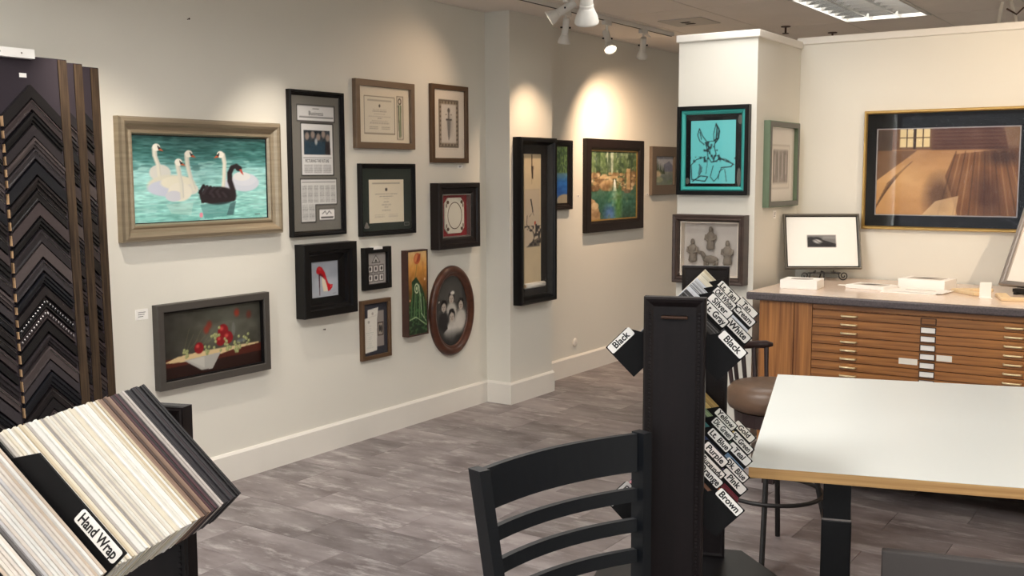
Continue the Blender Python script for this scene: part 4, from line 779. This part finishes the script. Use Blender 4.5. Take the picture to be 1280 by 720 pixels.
p.sheet('print', -w/2+.017, w/2-.017, .017, h-.017, -.008, 'printed_paper', t); glaze(t, W, w, h, .013)
e = thing('scroll_easel', 'black wrought iron easel with scrolled feet on the counter', 'easel', (EP[0], EP[1], ZT2), ER)
def spiral(cx0, cz0, r0, turns, sgn, y, start):
    return [(cx0+sgn*(r0*(1-.8*i/30))*math.cos(start+turns*2*PI*i/30), y, cz0+(r0*(1-.8*i/30))*math.sin(start+turns*2*PI*i/30)) for i in range(31)]
obj('ledge_bar', MB().tube([(-.09,-.03,.045),(.09,-.03,.045)], .004, 8), 'wrought_iron', e)
for q in (-1, 1):
    obj('scroll_foot', MB().tube([(q*.055,-.03,.05)]+spiral(q*.105, .03, .026, 1.6, q, -.035, PI*.9), .0035, 8), 'wrought_iron', e, smooth=True)
    obj('ledge_hook', MB().tube([(q*.05,.0,.048),(q*.05,-.03,.048),(q*.05,-.035,.06)], .0035, 6), 'wrought_iron', e)
obj('centre_stem', MB().tube([(0,-.03,.004),(0,-.03,.05)], .0045, 8), 'wrought_iron', e); obj('rear_prop', MB().tube([(0,-.02,.046),(0,.03,.05),(0,.075,.004)], .004, 8), 'wrought_iron', e)
# leaning silver frame at the counter's right
w, h = .42, .52
t, W = picture('framed_print', 'silver frame with a wide white mat leaning on the counter', (3.52, 5.61, 1.03), R(-28), w, h, step(.032, .03), 'silver_frame', lean=R(-24)); board(t, 'mat_white', W, w, h, .01)
p = Paint(20, 26, 30, 2, (150,150,148)); p.ell(10,14,6,8,(70,70,72)); p.sheet('print', -.07, .07, .16, .36, -.0112, 'printed_paper', t); glaze(t, W, w, h, .016)
e2 = thing('table_easel', 'low black easel under the leaning silver frame', 'easel', (3.52, 5.61, ZT2), R(-28)); obj('ledge_bar', MB().box(-.12, .12, -.035, .0, .012, .028), 'wrought_iron', e2)
for q in (-1, 1): obj('foot', MB().box(q*.1-.008, q*.1+.008, -.045, .16, 0, .012), 'wrought_iron', e2)
# ------------------------------------------------------------------ mat sample towers
AW, ELL, TABE = .053, .170, .028
def chev(a0, ell, aw):                                            # chevron polygon, apex at (0,a0)
    c = 1/math.sqrt(2); o = (ell*c, a0-ell*c); i = ((ell-aw)*c, a0-(ell+aw)*c); ia = a0-aw*math.sqrt(2)
    return [(-i[0], i[1]), (0, ia), (i[0], i[1]), (o[0], o[1]), (0, a0), (-o[0], o[1])]
_bm = {}
def mat_mesh(a, ell=ELL):
    a = (round(a, 4), ell)
    if a not in _bm: _bm[a] = MB().prism(chev(a[0], ell, AW), 0, .0038).mesh('mat_sample', 'mat_board')
    return _bm[a]
def edge_pt(t0, e, a0, side): c = 1/math.sqrt(2); return (side*(t0+e)*c, a0-(t0-e)*c)
def divider(root, s0, a0, text, kind, ts=.112, ell=ELL):
    d = thing('tab_divider', 'placeholder', 'divider'); d.parent = None
    M = root.matrix_world @ Matrix.Translation((0, s0, 0)); d.location = M.translation; d.rotation_euler = root.rotation_euler
    obj('card', MB().prism(chev(a0, ell, AW), 0, .003), 'black_matte', d)
    t0, t1 = (.044, .110) if kind == 'i' else (ts, ell)
    for side in ((1, -1) if text in ('Black', 'Brown') else (1,)):
        q = [edge_pt(t0-.02, -.004, a0, side), edge_pt(t1, -.004, a0, side), edge_pt(t1, TABE, a0, side), edge_pt(t0, TABE, a0, side)]
        if side > 0: q = q[::-1]
        else: pass
        tb = obj('tab', MB().prism(q[::-1] if side > 0 else q[::-1], .0002, .0028), 'black_matte', d)
        tm = (t1-.033) if kind == 'o' else (t0+t1)/2; lw, lh = .061, .0185; e = TABE-.0108; th = -PI/4*side; ctr = edge_pt(tm, e, a0, side); ca, sa = math.cos(th), math.sin(th); pts = []
        for (px, pz) in ((-1,-1),(1,-1),(1,1),(-1,1)):
            for k in range(4):
                an = math.atan2(pz, px)-PI/4+k*PI/6; X = px*(lw/2-.003)+.003*math.cos(an); Z = pz*(lh/2-.003)+.003*math.sin(an); pts.append((ctr[0]+X*ca-Z*sa, ctr[1]+X*sa+Z*ca))
        lb = obj('tab_label', MB().prism(pts, -.0008, .0002), 'card_white', d); lettering(text, .0185, lb, (ctr[0], -.0011, ctr[1]), th, 'ink', .028, lw-.007)
    return d
def tower(name, label, base, rz, Lt, tiers, plat, pshift=0.0, Z1=1.36):
    r = thing(name, label, 'display stand', base, rz); r.matrix_world = Matrix.Translation(base) @ Matrix.Rotation(rz, 4, 'Z')
    Z0, hw = .59, .06
    for s0, nm, sg in ((0, 'end_panel', -1), (Lt-.024, 'end_panel', 1)):
        dx = pshift if sg > 0 else 0
        pn = obj(nm, MB().box(-hw+dx, hw+dx, s0+(.006 if sg < 0 else 0), s0+.024-(.006 if sg > 0 else 0), Z0, Z1), 'espresso', r)
        for front in (True, False):
            b = MB().rails(-hw+dx, hw+dx, Z0, Z1, [(0,0),(0,.004),(.004,.008),(.010,.006),(.014,.003),(.020,-.0005),(.020,-.002)]); ysh = s0+.006 if front else s0+.018
            for k in range(len(b.v)): X, Y, Zz = b.v[k]; b.v[k] = (X, (Y+ysh) if front else (-Y+ysh), Zz)
            obj('panel_moulding', b, 'espresso', pn)
        bd = MB()
        for k in range(int((Z1-Z0-.05)/.0076)):
            z = Z0+.03+k*.0076
            for x in (-hw+.0105, hw-.0145): bd.box(x+dx, x+.004+dx, s0-.0015, s0+.001, z, z+.0042)
        o = obj('beading', bd, 'espresso', pn); o['kind'] = 'stuff'
        bb = obj('finger_pull', MB().box(-.026+dx, .026+dx, s0-.006, s0+.005, Z1-.042, Z1-.036), 'bronze', pn, bevel=.002)
    for a0 in tiers:
        ia = a0-AW*math.sqrt(2)-.001; q = .022; obj('saddle_rail', MB().prism([(0, ia-2*q), (q, ia-q), (0, ia), (-q, ia-q)], .024, Lt-.024), 'black_matte', r)
    obj('platform', MB().slab([(.27*math.cos(R(22.5+45*k)), Lt/2+(Lt/2+.06)*1.05*math.sin(R(22.5+45*k))) for k in range(8)], Z0-.04, Z0-.001), 'black_satin', r, bevel=.004)
    obj('turntable', MB().lathe([(.12, .50), (.12, .55)], 28, (0, Lt/2, 0)), 'steel_black', r)
    obj('pedestal', MB().box(-.2, .2, Lt/2-.26, Lt/2+.26, .03, .50), 'black_satin', r, bevel=.004); obj('kick_plate', MB().box(-.18, .18, Lt/2-.24, Lt/2+.24, 0, .03), 'black_matte', r)
    return r
def fill(root, a0, s_from, s_to, colours, label, group, step_=.0062, jit=.0015, ell=ELL):
    s0 = s_from; k = 0
    while s0 < s_to-.004:
        o = bpy.data.objects.new('mat_sample', mat_mesh(a0+random.choice((0, 0, jit*.5, jit)), ell)); COL.objects.link(o)
        o.location = root.matrix_world @ Vector((random.uniform(-.0006, .0006), s0, 0)); o.rotation_euler = root.rotation_euler
        cn, c = ('', colours[k % len(colours)]) if not callable(colours) else colours((s0-s_from)/(s_to-s_from)); j = random.uniform(-6, 6); o.color = (*lin([min(255, max(4, v+j)) for v in c]), 1)
        tag(o, label.replace('@', cn), 'mat sample', group); s0 += step_; k += 1
A1, A2 = 1.352, 1.037
ct = tower('sample_tower', 'dark panelled tower of mat samples in front of the picture column', (3.368, 1.849, 0), R(18.9), .725, (A1, A2), None)
WHERE = 'in the chair-side tower'
def run_tier(root, a0, seq, s_end, grp, where):
    for i, (s0, text, kind, cols, desc) in enumerate(seq):
        d = divider(root, s0, a0, text, kind); tag(d, 'black tab divider lettered %s %s' % (text, where), 'divider', None)
        e = seq[i+1][0] if i+1 < len(seq) else s_end
        fill(root, a0, s0+.0065, e-.001, cols, '%s mat corner filed behind the %s tab %s' % (desc, text, where), grp+', '+text+' section')
GB = [(22,22,24),(26,25,28),(20,20,22),(150,150,150),(24,24,26)]; GG = [(70,72,76),(36,36,40),(150,152,156),(96,98,102)]; GS = [(150,154,162),(188,192,198),(206,210,216),(120,124,132),(222,226,232)]
GW = [(232,236,242),(206,214,226),(240,242,246),(220,224,230)]; GC = [(240,236,220),(232,226,206),(244,240,228)]; GT = [(226,216,192),(236,228,206),(216,204,176)]
run_tier(ct, A1, [(.030,'Black','o',GB,'black'), (.150,'Lt. Gray','i',GG,'grey'), (.222,'White','o',GW,'white'), (.290,'Silver','i',GS,'silver grey'), (.425,'Off White','i',GW,'off white'), (.470,'Cream','o',GC,'cream'), (.570,'Lt. Tan','i',GC,'pale tan'), (.620,'Tan','o',GT,'tan')], .695, 'upper tier mats '+WHERE, WHERE)
run_tier(ct, A2, [(.030,'Brown','o',[(120,84,64),(90,60,44)],'brown'), (.066,'Orange','i',[(196,110,60),(206,140,90)],'orange'), (.125,'Burgundy','i',[(110,28,44),(90,20,36)],'burgundy'), (.175,'Pink','o',[(206,150,156),(190,120,130)],'pink'), (.225,'Purple','i',[(92,70,110),(70,54,92)],'purple'), (.265,'Dk. Blue','o',[(34,48,84),(44,62,104)],'dark blue'),
    (.350,'Lt. Blue','i',[(120,150,180),(150,176,200),(96,130,170)],'light blue'), (.400,'Teal','o',[(44,110,116),(60,130,130)],'teal'), (.460,'Dk. Green','i',[(44,76,56),(60,90,66)],'dark green'), (.505,'Lt. Green','o',[(140,166,130),(160,180,140)],'light green'), (.560,'Yellow','i',[(226,206,140),(214,190,120)],'yellow'), (.620,'Gold','o',[(206,176,110),(190,160,100)],'gold')], .695, 'lower tier mats '+WHERE, WHERE)
LB = Vector((3.117, .822, 0)); ldir = Vector((-math.sin(R(19.3)), math.cos(R(19.3)), 0)); lbase = LB-ldir*.665
LA, LE = 1.334, .187
lt = tower('sample_tower', 'black tower of pale mat samples standing under the chevron rack', tuple(lbase), R(19.3), .715, (LA, 1.03), None, -.02, 1.302)
def pale(f):
    if f < .62: return random.choice([('white',(226,224,216)),('cream',(222,214,196)),('sand',(208,194,168)),('bright white',(232,232,228)),('stone grey',(182,176,170)),('ivory',(222,216,204)),('snow white',(236,235,232)),('ash grey',(150,146,142))])
    if f < .72: return random.choice([('putty',(190,182,168)),('tan',(140,114,98)),('pale linen',(210,204,192)),('dark brown',(80,62,56)),('brown',(120,96,82))])
    if f < .82: return random.choice([('dusty maroon',(96,64,66)),('maroon',(70,40,48)),('pale mauve grey',(190,182,178)),('taupe',(64,56,56)),('plum black',(40,32,36))])
    return random.choice([('dark plum',(44,32,40)),('black',(30,28,34)),('dark wine',(60,40,48)),('charcoal',(38,36,42)),('jet black',(24,22,26)),('warm grey',(80,70,72))])
def greyish(f): return random.choice([('cream',(218,212,202)),('beige',(200,184,168)),('silver grey',(186,184,186)),('white',(228,227,224)),('grey',(150,146,144)),('ivory',(214,206,198)),('dark grey',(100,96,96))])
LWH = 'in the rack-side tower'
for s0, text in ((.265, 'Tan'), (.405, 'Hand Wrap')):
    d = divider(lt, s0, LA, text, 'o', .05, LE); tag(d, 'black tab divider lettered %s %s' % (text, LWH), 'divider')
fill(lt, LA, .03, .263, greyish, '@ mat corner in front of the Tan tab '+LWH, 'mats in front of the Tan tab', .0052, ell=LE); fill(lt, LA, .2715, .403, greyish, '@ mat corner filed behind the Tan tab '+LWH, 'mats behind the Tan tab', .0052, ell=LE)
fill(lt, LA, .4115, .672, pale, '@ mat corner filed behind the Hand Wrap tab '+LWH, 'mats behind the Hand Wrap tab', .0047, ell=LE)
fill(lt, 1.03, .03, .672, greyish, '@ mat corner on the lower tier '+LWH, 'lower tier mats under the chevron rack', .012)
# ------------------------------------------------------------------ wall rack of moulding corners
PANELS = [(2.61, .27, 0.037, 'nearest'), (2.745, .175, .024, 'middle'), (2.885, .085, .016, 'wall')]
A = .122; _cm = {}
def corner_mesh(vt, kind):
    key = (round(vt, 3), kind)
    if key in _cm: return _cm[key]
    def band(o0, o1, y0, y1, b): return b.prism([(-A, -A-o1), (0, -o1), (A, -A-o1), (A, -A-o0), (0, -o0), (-A, -A-o0)], y0, y1)
    b = MB()
    if kind == 0: band(0, vt, -.024, 0, b)
    elif kind == 1: band(0, vt, -.018, 0, b); band(0, vt*.18, -.027, -.018, b); band(vt*.86, vt, -.022, -.018, b)
    elif kind == 2: band(0, vt*.3, -.03, 0, b); band(vt*.3, vt*.7, -.022, 0, b); band(vt*.7, vt, -.014, 0, b)
    else:
        band(0, vt, -.016, 0, b); band(vt*.78, vt, -.021, -.016, b)
        for sd in (-1, 1):
            for k in range(11): x = sd*(.006+k*.0105); b.ellipsoid((x, -.02, -abs(x)-vt*.4), (.0062, .008, vt*.22), 7, 5)
    m = b.mesh('moulding', 'moulding'); e = MB().box(-A-.0012, -A, -.02, -.001, -A-vt*.9, -A-vt*.1).mesh('cut_end', 'raw_wood'); lip = None
    if kind == 1: q = MB(); band(vt*.19, vt*.25, -.0195, -.018, q); lip = q.mesh('silver_lip', 'silver_frame')
    _cm[key] = (m, e, lip); return _cm[key]
CN = ['black','soft black','blue-black','dark brown','brown-grey','warm black','jet black','charcoal']
KN = ['flat','silver-lipped','stepped','rope-patterned']
COLS = [(30,28,30),(44,40,43),(26,27,32),(62,54,55),(74,66,66),(36,32,33),(24,23,25),(54,50,53)]
ROWS = []; z = 1.955; kk = 0
while z > .42:
    ROWS.append((z, random.choice((.036,.042,.050,.040)), 3 if 1.02 < z < 1.12 else [0,1,2,0,2,1,0,2,1,0,2,1][kk % 12])); z -= ROWS[-1][1]+random.uniform(.007, .016); kk += 1
for pi, (ye, xf, tilt, nm) in enumerate(PANELS):
    zt, zb = 2.068, .28; L = .86; xb = xf+math.tan(tilt)*(zt-zb)
    rot = (Matrix.Rotation(LW, 4, 'Z') @ Matrix.Rotation(-tilt, 4, 'X')); eul = rot.to_euler(); org = Vector((xb, ye, zb)); MW = Matrix.Translation(org) @ rot; H = (zt-zb)/math.cos(tilt)
    pt = thing('display_panel', {'nearest': 'tall dark display panel of black frame corners with a white header bar, outermost of three', 'middle': 'tall dark display panel of frame corners between the outer panel and the wall panel', 'wall': 'tall dark display panel of frame corners closest to the wall'}[nm], 'display panel', org); pt.rotation_euler = eul
    obj('panel', MB().box(-L, 0, 0, .012, 0, H), 'rack_felt', pt); obj('edge_strip', MB().box(-.042, -.002, -.004, 0, .0, H-.004), 'rack_trim', pt)
    if pi == 0:
        hbx = obj('header_bar', MB().box(-L, -.155, -.028, .0, H-.012, H+.024), 'card_white', pt)
        for x in (-.3, -.21, -.5): obj('rivet', MB().ellipsoid((x, -.0285, H+.006), (.004,.0015,.004), 8, 5), 'silver_frame', hbx)
        obj('number_tag', MB().box(-.21, -.18, -.0012, 0, H-.085, H-.068), 'card_white', pt)
    for ci, xc in enumerate((-.042-A-.016, -.042-3*A-.034)):
        if pi and ci: continue
        for ri, (zz, vt, kd) in enumerate(ROWS):
            if ci: kd = (kd+1) % 3; zz -= .03
            m, e, lip = corner_mesh(vt, kd); ck = (ri*3+ci*5+pi) % 8; o = thing('frame_corner', '%s %s moulding corner on the %s' % (CN[ck], KN[kd], ('outermost display panel by its edge strip', 'inner column of the outermost display panel')[ci] if pi == 0 else ('', 'middle display panel', 'wall display panel')[pi]), 'frame sample', group='corner samples on display panel %d column %d' % (pi+1, ci+1))
            o.location = MW @ Vector((xc, -.0005, zz-zb)); o.rotation_euler = eul; mo = obj('moulding', m, None, o); mo.color = (*lin(COLS[ck]), 1)
            if pi == 0: obj('cut_end', e, None, o)
            if lip is not None: obj('silver_lip', lip, None, o)
hp = thing('hinge_post', 'black floor-standing hinge post carrying the display panels', 'post', (.2, 1.70, 0)); obj('post', MB().box(-.17, .24, -.03, .03, .02, 2.1), 'steel_black', hp); obj('base', MB().box(-.19, .3, -.12, .035, 0, .02), 'steel_black', hp)
